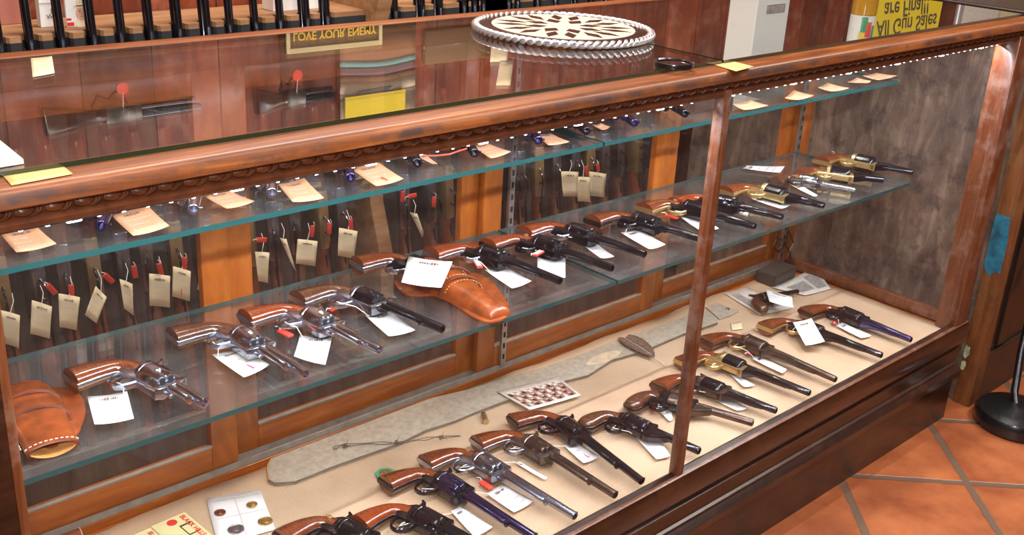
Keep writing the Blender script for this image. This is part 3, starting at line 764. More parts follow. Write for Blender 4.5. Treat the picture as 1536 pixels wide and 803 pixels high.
def flat(quad, z, h=.003):
    hs = h if isinstance(h, (list, tuple)) else [h] * 4
    return [U(u, v, z=z + hh) for (u, v), hh in zip(quad, hs)]
def gunpt(k, x=-.03, y=-.055, z=.004):
    r = G[k]; return Matrix.Translation(r.location) @ Matrix.Rotation(r.rotation_euler.z, 4, 'Z') @ (Vector((x, y, z)) * r.scale.x)
TG = 'white price tags on the middle shelf'
def mtag(lb, q, h=.004, gun=None, st=(.1, .1), **k):
    make_tag(lb, flat(q, MS, h), M['tag'], group=TG, string=(gunpt(gun), *st) if gun else None, **k)
mtag('white price tag below the leftmost nickel revolver', [(131, 598), (191, 590), (201, 631), (142, 640)], .012, 'm1', (.9, .05))
mtag('white price tag with pink mark below the dark-gripped nickel revolver', [(318, 535), (362, 522), (405, 550), (366, 569)], .006, 'm2', mark='pink')
mtag('white price tag right of the third nickel revolver barrel', [(450, 506), (499, 506), (488, 550), (441, 537)], .006, 'm3')
mtag('white price tag left of the long black barrel beside the holster', [(547, 475), (583, 468), (623, 498), (583, 507)], .006, 'm4')
mtag('large white price tag resting on top of the tan holster', [(613, 387), (679, 395), (662, 434), (602, 426)], [.052, .056, .054, .048])
mtag('white price tag right of the tan holster beside the red lock tag', [(727, 407), (755, 399), (797, 424), (768, 435)], .006, 'm6')
mtag('white price tag tucked under the black barrel second right of the holster', [(806, 386), (848, 388), (848, 419), (806, 410)], .003, 'm7', (.5, .05))
mtag('narrow white price tag between two black barrels right of the holster', [(872, 367), (893, 366), (921, 387), (900, 389)], .004, 'm8')
mtag('white price tag under the revolver whose muzzle meets the centre post', [(931, 351), (955, 344), (998, 369), (974, 376)], .005, 'm9')
mtag('white price tag half hidden by the centre post on the middle shelf', [(1016, 324), (1040, 316), (1078, 345), (1050, 348)], .005, 'm10')
mtag('thin white price tag just right of the centre post, middle shelf', [(1077, 309), (1090, 312), (1123, 318), (1121, 327)], .004, 'm11')
mtag('white price tag in front of the first brass-framed revolver, middle shelf', [(1127, 300), (1143, 293), (1188, 308), (1171, 315)], .005, 'm12')
mtag('slim white price tag between dark barrels right of the brass frame', [(1182, 277), (1195, 275), (1226, 295), (1219, 296)], .004, 'm13')
mtag('wide white price tag behind the first brass-framed revolver, near shelf back', [(1113, 254), (1120, 250), (1177, 251), (1169, 261)], .004)
mtag('tiny white price tag beside the small silvery revolver', [(1241, 265), (1253, 264), (1266, 271), (1258, 273)], .004, 'm14', ink=False)
TG = 'white price tags on the burlap'
def ltag(lb, q, h=.004, gun=None, st=(.1, .1), **k):
    make_tag(lb, flat(q, DT, h), M['tag'], group=TG, string=(gunpt(gun), *st) if gun else None, **k)
ltag('white price tag at the bottom edge between the two leftmost blue barrels', [(676, 769), (690, 761), (739, 793), (712, 808)], .005, 'b2')
ltag('white price tag beside the violet-blued barrel', [(730, 743), (754, 727), (801, 754), (771, 771)], .005, 'b3')
ltag('thin white price tag slipped between the silvery barrel and the worn brown one', [(768, 693), (780, 695), (821, 719), (815, 721)], .004, 'b4')
ltag('white price tag with pink mark right of the worn brown barrel', [(845, 670), (863, 664), (900, 687), (875, 697)], .005, 'b5', mark='pink')
ltag('white price tag left of the centre post foot', [(954, 658), (990, 660), (1005, 686), (984, 691)], .005, 'b7')
ltag('small white price tag behind the hinged revolver left of the centre post', [(987, 616), (1006, 611), (1009, 631), (1003, 633)], .004, 'b8')
ltag('white price tag right of the centre post between two dark barrels', [(1068, 599), (1084, 594), (1122, 614), (1105, 618)], .004, 'b9')
ltag('white price tag beside the brass-framed revolver barrel on the burlap', [(1090, 558), (1097, 557), (1132, 580), (1115, 582)], .004, 'b10')
ltag('white price tag beside the long browned revolver with brass guard', [(1128, 540), (1136, 533), (1180, 556), (1173, 562)], .005, 'b11')
ltag('upright white price tag leaning on the brass-strapped black revolver', [(1189, 485), (1217, 479), (1237, 514), (1208, 520)], [.038, .044, .028, .018], 'b12')
ltag('white price tag below the heavy dark revolver at the right end', [(1254, 490), (1264, 484), (1307, 505), (1291, 509)], .005, 'b13')
ltag('white price tag lying across the small revolver on the clippings', [(1148, 434), (1188, 447), (1190, 463), (1154, 454)], [.045, .042, .036, .038])
UQ = [([(0, 353), (54, 342), (85, 369), (25, 382)], 'leftmost peach price tag on the upper shelf'),
      ([(166, 325), (220, 310), (254, 342), (200, 357)], 'peach price tag on the upper shelf, second from the left'),
      ([(301, 294), (342, 288), (382, 305), (340, 316)], 'peach price tag on the upper shelf, third from the left'),
      ([(417, 279), (456, 270), (486, 300), (439, 306)], 'peach price tag on the upper shelf, fourth from the left'),
      ([(525, 255), (566, 245), (605, 271), (564, 282)], 'peach price tag with red mark on the upper shelf, fifth from left'),
      ([(624, 235), (638, 234), (656, 248), (644, 246)], 'short stub of a peach tag behind a black muzzle'),
      ([(707, 220), (728, 216), (766, 230), (736, 240)], 'peach price tag right of the red cord on the upper shelf'),
      ([(802, 202), (825, 202), (854, 215), (822, 220)], 'peach price tag midway between red cord and centre post'),
      ([(888, 189), (901, 187), (916, 192), (903, 197)], 'small peach tag on the upper shelf left of the centre post'),
      ([(1098, 158), (1125, 152), (1152, 160), (1115, 167)], 'pinkish tag right beside the top of the centre post'),
      ([(1176, 149), (1190, 137), (1220, 145), (1195, 152)], 'pinkish tag second right of the centre post, upper shelf'),
      ([(1226, 133), (1241, 126), (1273, 134), (1246, 139)], 'pinkish tag third right of the centre post, upper shelf'),
      ([(1270, 125), (1285, 118), (1306, 123), (1301, 126)], 'pinkish tag second from the right end of the upper shelf'),
      ([(1293, 115), (1314, 111), (1346, 115), (1316, 122)], 'pinkish tag at the far right end of the upper shelf')]
for i, (q, lb) in enumerate(UQ):
    make_tag(lb, flat(q, UZ, [.010, .010, .004, .004]), M['tag_peach'], group='tags on the upper shelf', mark='red' if i == 4 else None, curl=.002)

# red cord on the upper shelf
W = [U(u, v, z=UZ + .028) for u, v in [(636, 234), (655, 233.5), (674, 231.5), (690, 226), (700, 223)]]
c = sum(W, Vector()) / len(W); c.z = UZ
b = MB(); b.tube([p - c for p in W] , .0013, M['red'], 6); o = b.build('red_cord'); o.location = c
tag(o, 'thin red cord between two muzzles on the upper shelf', 'cord')
# red lock tags
def lock_tag(lb, c, along, plane, h=.012, ln=.030, w=.011, group='red lock tags on revolvers', stripes=False, rot3=None):
    if rot3 is None:
        p = U(*c, z=plane + h); q = U(*along, z=plane + h); ex = (q - p); ex.z = 0; mt = frame_mtx(p, ex, Vector((-ex.y, ex.x, 0)))
    else: mt = rot3
    o = thing('lock_tag', lb, 'lock tag', group=group, mtx=mt)
    b = MB(); b.box((-ln / 2, -w / 2, -.002), (ln / 2, w / 2, .002), M['red'], .0012); b.build('tag_body', o)
    b = MB(); b.tube([(-ln / 2 + .003, 0, .001), (-ln / 2 - .004, .003, .004), (-ln / 2 - .010, 0, .003)], .0009, M['string'], 5); b.build('tie', o)
    if stripes:
        b = MB()
        for k in range(7): b.box((-ln * .34 + k * ln * .1, -w * .22, .0019), (-ln * .34 + k * ln * .1 + ln * .05, w * .22, .0024), M['paper'])
        b.box((-ln * .40, -w * .38, .0019), (ln * .40, -w * .30, .0023), M['paper']); b.box((-ln * .40, w * .30, .0019), (ln * .40, w * .38, .0023), M['paper'])
        b.build('printed_strip', o, smooth=0)
    return o
for lb, c, al, pl, st in [
    ('red lock tag with white stripes right of the tan holster', (717, 397), (724, 408), MS, True),
    ('red lock tag with white stripes on the second black revolver right of holster', (807, 380), (820, 373), MS, True),
    ('small red lock tag on the third nickel revolver', (504, 461), (512, 457), MS, False),
    ('small red lock tag beside the dark-gripped nickel revolver', (428, 500), (436, 504), MS, False),
    ('red lock tag on the brass-strapped revolver left of the centre post', (1008, 325), (1016, 327), MS, False),
    ('slim red lock tag below the first brass frame right of the post', (1127, 291), (1135, 295), MS, False),
    ('red lock tag on the rightmost brass-framed revolver', (1254, 233), (1259, 236), MS, False),
    ('red lock tag on the silvery steel revolver', (729, 728), (739, 735), DT, False),
    ('pink-red lock tag beside the revolver under the sepia photograph', (829, 648), (836, 650), DT, False),
    ('red lock tag just left of the centre post on the burlap', (979, 612), (976, 605), DT, False),
    ('red lock tag just right of the centre post on the burlap', (1044, 583), (1041, 576), DT, False),
    ('red lock tag on the brass trigger guard of the browned revolver', (1126, 528), (1133, 524), DT, False),
    ('red lock tag left of the upright white tag', (1187, 498), (1186, 492), DT, False),
    ('red lock tag on the heavy dark revolver at the right end', (1252, 482), (1252, 474), DT, False)]:
    lock_tag(lb, c, al, pl, .010 if 'holster' not in lb else .03, stripes=st)

# ------------------------------------------------------------------ holsters
def stitch(b, pts, r=.0009, ln=.0035, gap=.0028, mat=None):
    pts = [Vector(p) for p in pts]; acc = 0; on = True; seg = []
    tot = [0]
    for i in range(1, len(pts)): tot.append(tot[-1] + (pts[i] - pts[i - 1]).length)
    def at(d):
        for i in range(1, len(pts)):
            if d <= tot[i]: return pts[i - 1].lerp(pts[i], (d - tot[i - 1]) / max(1e-9, tot[i] - tot[i - 1]))
        return pts[-1]
    d = 0
    while d + ln < tot[-1]:
        b.tube([at(d), at(d + ln)], r, mat or M['thread'], 5); d += ln + gap

def smooth_poly(px, n=5):
    P = [tuple(p) for p in px]; N = len(P); out = []
    for i in range(N):
        p0, p1, p2, p3 = [np.array(P[(i + k - 1) % N]) for k in range(4)]
        for k in range(n):
            t = k / n
            out.append(tuple(.5 * (2 * p1 + (p2 - p0) * t + (2 * p0 - 5 * p1 + 4 * p2 - p3) * t * t + (3 * p1 - p0 - 3 * p2 + p3) * t ** 3)))
    return out

# tan holster with a revolver in it, middle shelf
sk = [(634, 386), (650, 382), (668, 388), (690, 408), (716, 412), (738, 425), (757, 448), (764, 466), (755, 480), (735, 485), (712, 478), (690, 464), (668, 450), (650, 444), (622, 445), (603, 440), (591, 424), (604, 420), (618, 408)]
W = [U(u, v, z=MS + .002) for u, v in sk]
cen = sum(W, Vector()) / len(W); cen.z = MS + .0004
hol = thing('holster', 'tooled tan leather holster holding a revolver, middle of the glass shelf', 'holster', cen)
poly = smooth_poly([(p.x - cen.x, p.y - cen.y) for p in W])
b = MB(); b.prism(poly, 0, .0045, M['leather'], .0015); b.build('skirt', hol)
A_, B_ = U(634, 403, z=MS + .02) - cen, U(752, 470, z=MS + .012) - cen
ax = (B_ - A_); ax.z = 0; Ln = ax.length; ax.normalize(); sd = Vector((-ax.y, ax.x, 0))
rings = []
for t, hw, hh in ((0, .040, .036), (.15, .042, .041), (.35, .038, .039), (.55, .032, .030), (.75, .028, .025), (.9, .025, .021), (.97, .023, .017), (1.0, .021, .010)):
    p = A_ + ax * Ln * t; p.z = .004
    rings.append([p + sd * hw * math.cos(a) + Vector((0, 0, max(-.001, hh * (abs(math.sin(a)) ** .8) * (1 if math.sin(a) >= 0 else -.05)))) for a in [2 * PI * k / 28 for k in range(28)]])
b = MB(); b.loft(rings, M['leather']); b.build('pouch', hol, smooth=60)
b = MB()
for t0, w_ in ((.50, .010), (.36, .006)):
    pts = []
    for k in range(13):
        a = PI * (k / 12); hw = np.interp(t0, [0, .35, .55, 1], [.042, .040, .034, .022]); hh = np.interp(t0, [0, .35, .55, 1], [.042, .0405, .031, .012])
        pts.append(A_ + ax * Ln * (t0 + .05 * math.cos(a)) + sd * hw * 1.06 * math.cos(a) + Vector((0, 0, .006 - A_.z + hh * 1.05 * math.sin(a) ** .8)))
    b.tube(pts, .0022, M['leather_dark'], 8, flat=1.2)
b.build('retaining_strap', hol)
b = MB()
e = []
for k in range(21):
    a = -PI * .47 + PI * .94 * k / 20
    e.append(A_ + ax * (Ln * .60 + (Ln * .385) * math.cos(a)) + sd * .0265 * math.sin(a) + Vector((0, 0, -A_.z + .010 + .007 * math.cos(a))))
stitch(b, e)
for t0 in (.46, .54, .30):
    e = []
    for k in range(13):
        a = PI * (.08 + .84 * k / 12); hw = np.interp(t0, [0, .35, .55, 1], [.042, .040, .034, .022]); hh = np.interp(t0, [0, .35, .55, 1], [.042, .0405, .031, .012])
        e.append(A_ + ax * Ln * (t0 + .05 * math.cos(a)) + sd * hw * 1.0 * math.cos(a) + Vector((0, 0, .0065 - A_.z + hh * math.sin(a) ** .8)))
    stitch(b, e, .0009, .003, .003, M['leather_in'])
b.build('stitching', hol)
revolver('nickel-strapped revolver with brown grip sitting in the tan holster', A_ + cen + ax * .012, ax, MS + .002, frame='blued', strap='nickel', grip='grip', L=.07, group='revolvers on the middle glass shelf')

# tan holster at the left end of the middle shelf
A2, B2 = U(28, 575, z=MS + .015), U(80, 676, z=MS + .012)
cen = (A2 + B2) / 2; cen.z = MS + .0005
h2 = thing('holster', 'empty tan leather holster with open toe at the left end of the middle shelf', 'holster', cen)
A_ = A2 - cen; B_ = B2 - cen; ax = (B_ - A_); ax.z = 0; Ln = ax.length; ax.normalize(); sd = Vector((-ax.y, ax.x, 0))
rings = []; inner = []
for t, hw, hh in ((0, .028, .012), (.12, .034, .016), (.3, .037, .020), (.5, .036, .021), (.7, .034, .020), (.88, .032, .019), (1.0, .032, .018)):
    p = A_ + ax * Ln * t; p.z = .0
    ring = []
    for k in range(28):
        a = 2 * PI * k / 28; zz = hh * (.5 + .5 * math.sin(a)) ** .8 * 1.25
        ring.append(p + sd * hw * math.cos(a) + Vector((0, 0, zz + .001)))
    rings.append(ring)
end = rings[-1]; ec = sum((Vector(q) for q in end), Vector()) / len(end)
b = MB(); b.loft(rings, M['leather'], cap=False)
lip = [ec + (Vector(q) - ec) * .86 + ax * .001 for q in end]; deep = [ec + (Vector(q) - ec) * .8 - ax * .05 for q in end]
b.loft([end, lip], M['leather_dark'], cap=False); b.loft([lip, deep], M['leather_in'], cap=False); b.add(deep, [list(range(28))], M['leather_in'])
b.add(rings[0], [list(range(28))], M['leather_dark']); b.build('pouch', h2, smooth=60)
b = MB()
fl = [A_ + ax * Ln * t + sd * w_ for t, w_ in ((.05, .0), (.12, .058), (.3, .068), (.5, .064), (.68, .050), (.8, .036), (.9, 0.0), (.6, -.03), (.2, -.03))]
b.prism(smooth_poly([(p.x, p.y) for p in fl]), 0, .0045, M['leather'], .0015); b.build('skirt', h2)
b = MB()
for t0, k_ in ((.36, 1.06), (.60, 1.06)):
    pts = []
    for k in range(15):
        a = PI * k / 14; pts.append(A_ + ax * Ln * (t0 - .05 * math.sin(a)) + sd * .0375 * k_ * math.cos(a) + Vector((0, 0, -A_.z + .002 + .0265 * math.sin(a) ** .75)))
    b.tube(pts, .003, M['leather_dark'], 8, flat=.8)
b.build('retaining_strap', h2)
b = MB(); e = [ec + (Vector(q) - ec) * 1.02 - ax * .006 for q in end]; stitch(b, e[1:14]); e = [A_ + ax * Ln * (.45 + .5 * k / 12) - sd * .0345 + Vector((0, 0, .014 - A_.z)) for k in range(13)]; stitch(b, e); b.build('stitching', h2)

# strip of leather at the bottom left, on the burlap
W = [U(u, v, z=DT + .002) for u, v in [(70, 815), (75, 800), (95, 792), (113, 792), (124, 800), (126, 818), (100, 830)]]
cen = sum(W, Vector()) / len(W); cen.z = DT
o = thing('holster', 'tip of a brown leather holster at the bottom left corner of the burlap', 'holster', cen)
pl = smooth_poly([(p.x - cen.x, p.y - cen.y) for p in W]); b = MB(); b.prism(pl, 0, .010, M['leather'], .004); b.build('pouch', o)
b = MB(); stitch(b, [Vector((x * .88, y * .88, .0102)) for x, y in pl[:-2]]); b.build('stitching', o)

# ------------------------------------------------------------------ things on the burlap
up = [(401, 700), (411, 684), (436, 669), (500, 643), (565, 618), (640, 600), (700, 586), (760, 568), (820, 551), (872, 533), (930, 508), (985, 492), (1025, 477), (1055, 467), (1066, 470), (1077, 480)]
lo = [(1076, 486), (1022, 504), (963, 529), (918, 542), (882, 565), (846, 574), (800, 590), (757, 604), (722, 617), (682, 634), (640, 647), (600, 667), (545, 686), (500, 702), (443, 725), (412, 727), (403, 722)]
W = [U(u, v, z=DT + .004) for u, v in up + lo]; cen = sum(W, Vector()) / len(W); cen.z = DT
o = thing('rifle_scabbard', 'long grey suede rifle scabbard lying along the back of the burlap', 'scabbard', cen)
b = MB(); b.prism([(p.x - cen.x, p.y - cen.y) for p in W], 0, .007, M['suede'], .0025); b.build('body', o, smooth=50)
b = MB(); b.tube([(p.x - cen.x, p.y - cen.y, .006) for p in W[len(up):]], .0016, M['suede_edge'], 6); b.tube([(p.x - cen.x, p.y - cen.y, .006) for p in [W[-1], W[0], W[1], W[2], W[3]]], .0012, M['leather_in'], 6); b.build('piping', o)
b = MB(); lf = [U(u, v, z=DT + .007) - cen for u, v in [(880, 548), (890, 536), (910, 529), (931, 527), (926, 535), (905, 545)]]
b.prism(smooth_poly([(p.x, p.y) for p in lf]), .0068, .0078, M['suede_light']); b.build('leaf_patch', o)
W = [U(u, v, z=DT + .004) for u, v in [(1058, 461), (1075, 455), (1108, 467), (1095, 474), (1079, 479)]]
cen = sum(W, Vector()) / len(W); cen.z = DT
o = thing('leather_flap', 'loose grey leather flap beyond the scabbard end, right of the centre post', 'leather flap', cen)
b = MB(); b.prism([(p.x - cen.x, p.y - cen.y) for p in W], 0, .006, M['suede'], .002); b.build('body', o)
b = MB(); b.lathe([(.006, .006), (.008, .0055), (.0095, .003)], M['nickel'], n=14, axis='z', c=(.018, -.004)); b.build('stud', o)

def quad_sheet(name, lb, cat, q, z, h, mat, curl=.0008, group=None):
    Q = flat(q, z, h); base = sum(Q, Vector()) / 4
    o = thing(name, lb, cat, base, 0, group); Q = [p - base for p in Q]
    vs, fs, nrm = card_mesh(Q, curl, mat); b = MB(); b.add(vs, fs, mat); b.build('sheet', o, solid=.0006)
    def at(s, t, h_=.0012):
        return Q[0] * (1 - s) * (1 - t) + Q[1] * s * (1 - t) + Q[2] * s * t + Q[3] * (1 - s) * t + Vector((0, 0, h_ + curl * (4 * (s - .5) ** 2) + curl * .5 * (2 * t - 1) ** 2))
    return o, at
def patch(b, at, s0, t0, s1, t1, mat, h=.0012, n=4):
    vs = []; fs = []
    for j in range(n + 1):
        for i in range(n + 1): vs.append(at(s0 + (s1 - s0) * i / n, t0 + (t1 - t0) * j / n, h))
    for j in range(n):
        for i in range(n): fs.append([j * (n + 1) + i, j * (n + 1) + i + 1, (j + 1) * (n + 1) + i + 1, (j + 1) * (n + 1) + i])
    b.add(vs, fs, mat)
def disc(b, at, s, t, rs, rt, mat, h=.0015, n=18):
    b.add([at(s + rs * math.cos(2 * PI * k / n), t + rt * math.sin(2 * PI * k / n), h) for k in range(n)], [list(range(n))], mat)

# sepia photograph of a group of people
o, at = quad_sheet('photograph', 'sepia group photograph print lying on the grey scabbard', 'photograph', [(745, 588), (836, 565), (872, 594), (795, 616)], DT, .010, M['sepia_l'])
b = MB(); rnd = random.Random(3)
patch(b, at, .05, .30, .95, .90, M['sepia'])
for row, (t, n) in enumerate(((.22, 8), (.42, 10), (.60, 9), (.76, 8))):
    for i in range(n):
        s = .07 + .86 * (i + .5 * (row % 2)) / n
        disc(b, at, s, t, .026, .05, M['sepia_l'] if row else M['sepia'], .0016, 10)
        disc(b, at, s, t - .012, .022, .028, M['sepia'] if row else M['sepia_l'], .0019, 10)
        patch(b, at, s - .03, t + .05, s + .03, t + .15, M['sepia_l'] if (i + row) % 2 else M['leather_dark'], .0015, 1)
b.build('print', o, smooth=0)
# newspaper clippings
o, at = quad_sheet('newspaper_clipping', 'newspaper clipping with grey picture at the back right of the burlap', 'clipping', [(1158, 432), (1223, 402), (1246, 434), (1208, 444)], DT, .003, M['news'], .001)
b = MB(); patch(b, at, .62, .16, .92, .86, M['newsgrey']); patch(b, at, .12, .3, .55, .8, M['newsgrey']); b.build('picture', o, smooth=0)
o, at = quad_sheet('newspaper_clipping', 'crumpled newspaper clipping under the small dark revolver', 'clipping', [(1087, 441), (1120, 431), (1188, 463), (1140, 473)], DT, .002, M['news'], .0006)
b = MB(); patch(b, at, .1, .12, .4, .8, M['newsgrey']); patch(b, at, .6, .3, .92, .85, M['newsgrey']); b.build('picture', o, smooth=0)
quad_sheet('paper_scrap', 'small cream paper scrap on the burlap near the leather flap', 'paper', [(1096, 486), (1112, 483), (1114, 494), (1098, 496)], DT, .002, M['tag_tan'])
# power adapter with its cable
p = U(1163, 412, z=DT + .015); o = thing('power_adapter', 'black power adapter block in the back right corner of the case', 'power adapter', (p.x, p.y, DT), math.radians(8))
b = MB(); b.prism([(-.062, -.030), (.055, -.034), (.062, .030), (-.052, .034)], 0, .036, M['plastic'], .006); b.build('body', o)
b = MB(); b.tube([(.060, .0, .018), (.085, -.006, .02), (.10, .01, .05), (.085, .03, .085), (.05, .035, .10), (.03, .03, .08), (.055, .025, .06), (.09, .02, .075), (.10, .03, .13), (.07, .04, .17)], .0025, M['black'], 7)
b.tube([(.062, .008, .014), (.09, .016, .03), (.115, .01, .075), (.10, .03, .12), (.06, .035, .13), (.035, .03, .11), (.05, .02, .08)], .0022, M['black'], 7); b.build('cable', o)
# white cable on the weathered side
# barbed wire
A_, B_ = U(500, 673, z=DT + .012), U(695, 657, z=DT + .008); cen = (A_ + B_) / 2; cen.z = DT
o = thing('barbed_wire', 'rusty barbed wire piece lying across the grey scabbard', 'barbed wire', cen)
pp = [(500, 673), (518, 669), (560, 665), (595, 664), (630, 660), (662, 657), (695, 654)]
W = [U(u, v, z=DT + .011) - cen for u, v in pp]
b = MB()
for ph in (0, PI):
    pts = []
    for i in range(len(W) - 1):
        for k in range(6):
            t = k / 6; p = W[i].lerp(W[i + 1], t); w_ = (i + t) / (len(W) - 1) * 9 * PI + ph
            amp = .0026 + .0042 * abs(math.sin((i + t) / (len(W) - 1) * 3 * PI))
            pts.append(p + Vector((amp * math.sin(w_ * .33 + ph) * .6, amp * math.cos(w_ * .33 + ph), .0012 * math.sin(w_))))
    b.tube(pts, .0008, M['wire'], 6)
b.build('strand', o)
b = MB()
for i in (1, 3, 5):
    c = W[i]
    b.tube([c + Vector((.006 * math.sin(k * .9) * .6, .004 * math.cos(k * .9), .003 * math.sin(k * 1.9))) for k in range(22)], .0008, M['wire'], 6)
    for dx, dy in ((.014, .010), (-.012, -.012), (.002, -.016)):
        b.tube([c, c + Vector((dx, dy, .004))], [.0009, .0003], M['wire'], 5)
b.build('barb', o)
# feather
A_, B_ = U(938, 508, z=DT + .012), U(998, 549, z=DT + .006); cen = (A_ + B_) / 2; cen.z = DT
ax = (B_ - A_); Ln = ax.length; ax.normalize(); sd = Vector((-ax.y, ax.x, 0)).normalized()
o = thing('feather', 'brown feather with pale quill lying across the grey scabbard', 'feather', cen)
b = MB(); b.tube([A_ - cen + ax * Ln * t + Vector((0, 0, .003 * math.sin(PI * t))) for t in [k / 10 for k in range(11)]], [.0006 + .0012 * k / 10 for k in range(11)], M['quill'], 7); b.build('quill', o)
b = MB()
for sgn, wm in ((1, .032), (-1, .026)):
    vs = []; n = 26
    for k in range(n + 1):
        t = k / n * .74
        w_ = wm * (math.sin(PI * min(1, (k / n) * .88 + .12)) ** .55) * (1 + .06 * math.sin(k * 2.1)) * (1 - .5 * (k / n > .96))
        p = A_ - cen + ax * Ln * t + Vector((0, 0, .003 * math.sin(PI * t)))
        vs += [p, p + sd * sgn * w_ * .5 - ax * w_ * .25 + Vector((0, 0, .0035)), p + sd * sgn * w_ - ax * w_ * .6 + Vector((0, 0, .001))]
    b.add(vs, [[3 * k + j, 3 * k + j + 1, 3 * k + 4 + j, 3 * k + 3 + j] for k in range(n) for j in range(2)], M['feather'])
b.build('vane', o, solid=.0005)
# cartridge
p = U(727, 628, z=DT + .005); q = U(724, 619, z=DT + .005); d = q - p
o = thing('cartridge', 'single brass cartridge lying on the burlap below the scabbard', 'cartridge', (p.x, p.y, DT + .0058), math.atan2(d.y, d.x))
b = MB(); b.lathe([(-.016, .0045), (-.0158, .0062), (-.0145, .0062), (-.0138, .0050), (-.013, .0056), (.012, .0055)], M['brass'], n=18); b.build('case', o)
b = MB(); b.lathe([(.012, .0053), (.018, .0046), (.022, .0028), (.0228, .001)], M['brown_steel'], n=18); b.build('bullet', o)
# badge
p = U(579, 711, z=DT + .002)
o = thing('badge', 'round yellow badge with green ring beside the violet-blued revolver grip', 'badge', (p.x, p.y, DT + .0006))
b = MB(); b.lathe([(0, .0195), (.002, .0195), (.0028, .0185), (.0028, .0135)], M['green'], n=32, axis='z'); b.build('ring', o)
b = MB(); b.lathe([(.0018, .0136), (.0026, .0136), (.003, .0125)], M['gold'], n=32, axis='z'); b.build('centre', o)
# coin card
Q = [(309, 748), (390, 735), (413, 795), (327, 818)]
o, at = quad_sheet('coin_card', 'white card holding four coins on the burlap', 'coin card', Q, DT, .003, M['paper'], .0004)
cb = sum(flat(Q, DT, .003), Vector()) / 4
for (u, v), mt, r in (((330, 770), 'copper', .0098), ((378, 758), 'gold', .0095), ((398, 783), 'gold', .0125), ((354, 795), 'silvercoin', .0135)):
    p = U(u, v, z=DT + .004) - cb
    b = MB(); b.lathe([(0, r), (.0016, r), (.0019, r * .95), (.0019, r * .86), (.0014, r * .82), (.0014, r * .5), (.0019, r * .45), (.002, r * .1)], M[mt], n=28, axis='z', mtx=Matrix.Translation((p.x, p.y, .0012))); b.build('coin', o)
b = MB(); patch(b, at, .02, .10, .98, .115, M['news'], .0014); patch(b, at, .02, .5, .98, .51, M['news'], .0014); patch(b, at, .49, .12, .505, .98, M['news'], .0014); b.build('pocket_seam', o, smooth=0)
# ammunition carton
Q = [(206, 800), (283, 767), (330, 812), (250, 858)]
W = flat(Q, DT, .016); cen = sum(W, Vector()) / 4; cen.z = DT
ex = (W[1] - W[0]); wd = ex.length; ey = W[0] - W[3]; hd = ey.length
mt = frame_mtx(Vector((cen.x, cen.y, DT)), ex, ey)
o = thing('cartridge_carton', 'cream cartridge carton with red lettering at the bottom left of the burlap', 'carton', mtx=mt)
b = MB(); b.box((-wd / 2 + wd * .33, -hd / 2, .0), (wd / 2, hd / 2, .015), M['carton'], .001); b.box((-wd / 2, -hd / 2, 0), (-wd / 2 + wd * .325, hd / 2, .013), M['carton'], .001); b.build('box', o, smooth=0)
b = MB()
R90 = Matrix.Rotation(-PI / 2, 4, 'Z')
text_into(b, 'BLACK HILLS AMMO', .0125, M['redink'], Matrix.Translation((wd / 2 - .010, hd / 2 - .006, .0152)) @ R90, 0, offset=.0003, align='LEFT')
text_into(b, 'BLACK HILLS', .0115, M['redink'], Matrix.Translation((-wd / 2 + wd * .24, hd / 2 - .010, .0132)) @ R90, 0, offset=.0003, align='LEFT')
b.lathe([(.0151, .0085), (.0154, .0085)], M['redink'], n=24, axis='z', c=(wd * .16, hd / 2 - .014))
for y0, y1, x0, x1 in ((.0, .004, 0, .02), (.0, .03, 0, .002), (.03, .033, 0, .02)):
    b.box((wd * .20 + x0, hd / 2 - .03 - y1, .0150), (wd * .20 + x1, hd / 2 - .03 - y0, .0153), M['ink'])
b.build('printing', o, smooth=0)

# ------------------------------------------------------------------ things on the glass top
pc = sum((Vector(U(u, v, z=ZG + .011)) for u, v in [(722, 44), (966, 44), (843, 60), (843, 16)]), Vector()) / 4
R_ = .158
o = thing('platter', 'round black and cream inlaid platter with silver braided rim on the glass top', 'platter', (pc.x, pc.y, ZG + .0005))
b = MB(); b.lathe([(0, R_ * .85), (.003, R_ * .95), (.006, R_ * .97), (.0105, R_ * .97), (.011, R_ * .95), (.011, R_ * .02)], M['blackinlay'], n=96, axis='z'); b.build('disc', o)
b = MB()
for ph in (0, PI):
    pts = []
    for k in range(480):
        t = 2 * PI * k / 480; w_ = t * 34 + ph; rr = R_ * .975 + .0048 * math.cos(w_)
        pts.append((rr * math.cos(t), rr * math.sin(t), 0.0074 + .0034 * math.sin(w_)))
    b.tube(pts, .0036, M['silver'], 6, closed=True)
b.build('braided_rim', o, smooth=60)
b = MB(); Ri = R_ * .80
b.lathe([(.0108, Ri), (.0116, Ri), (.0118, Ri * .99), (.0118, Ri * .01)], M['cream'], n=72, axis='z')
def dia(r0, r1, r2, t, hw):
    c, s_ = math.cos(t), math.sin(t)
    return [(r0 * c, r0 * s_), (r1 * c - hw * s_, r1 * s_ + hw * c), (r2 * c, r2 * s_), (r1 * c + hw * s_, r1 * s_ - hw * c)]
for k in range(8):
    t = k * PI / 4 + .35
    b.prism(dia(R_ * .19, R_ * .31, R_ * .47, t, R_ * .085), .0116, .0123, M['blackinlay'])
    t2 = t + PI / 8
    for dt in (-.17, .17):
        b.prism(dia(R_ * .40, R_ * .58, R_ * .77, t2 + dt, R_ * .068), .0116, .0123, M['blackinlay'])
b.build('inlay', o, smooth=0)
p = U(1011, 96, z=ZG + .004)
o = thing('lens', 'small round lens with black rim lying on the glass top', 'lens', (p.x, p.y, ZG + .0003))
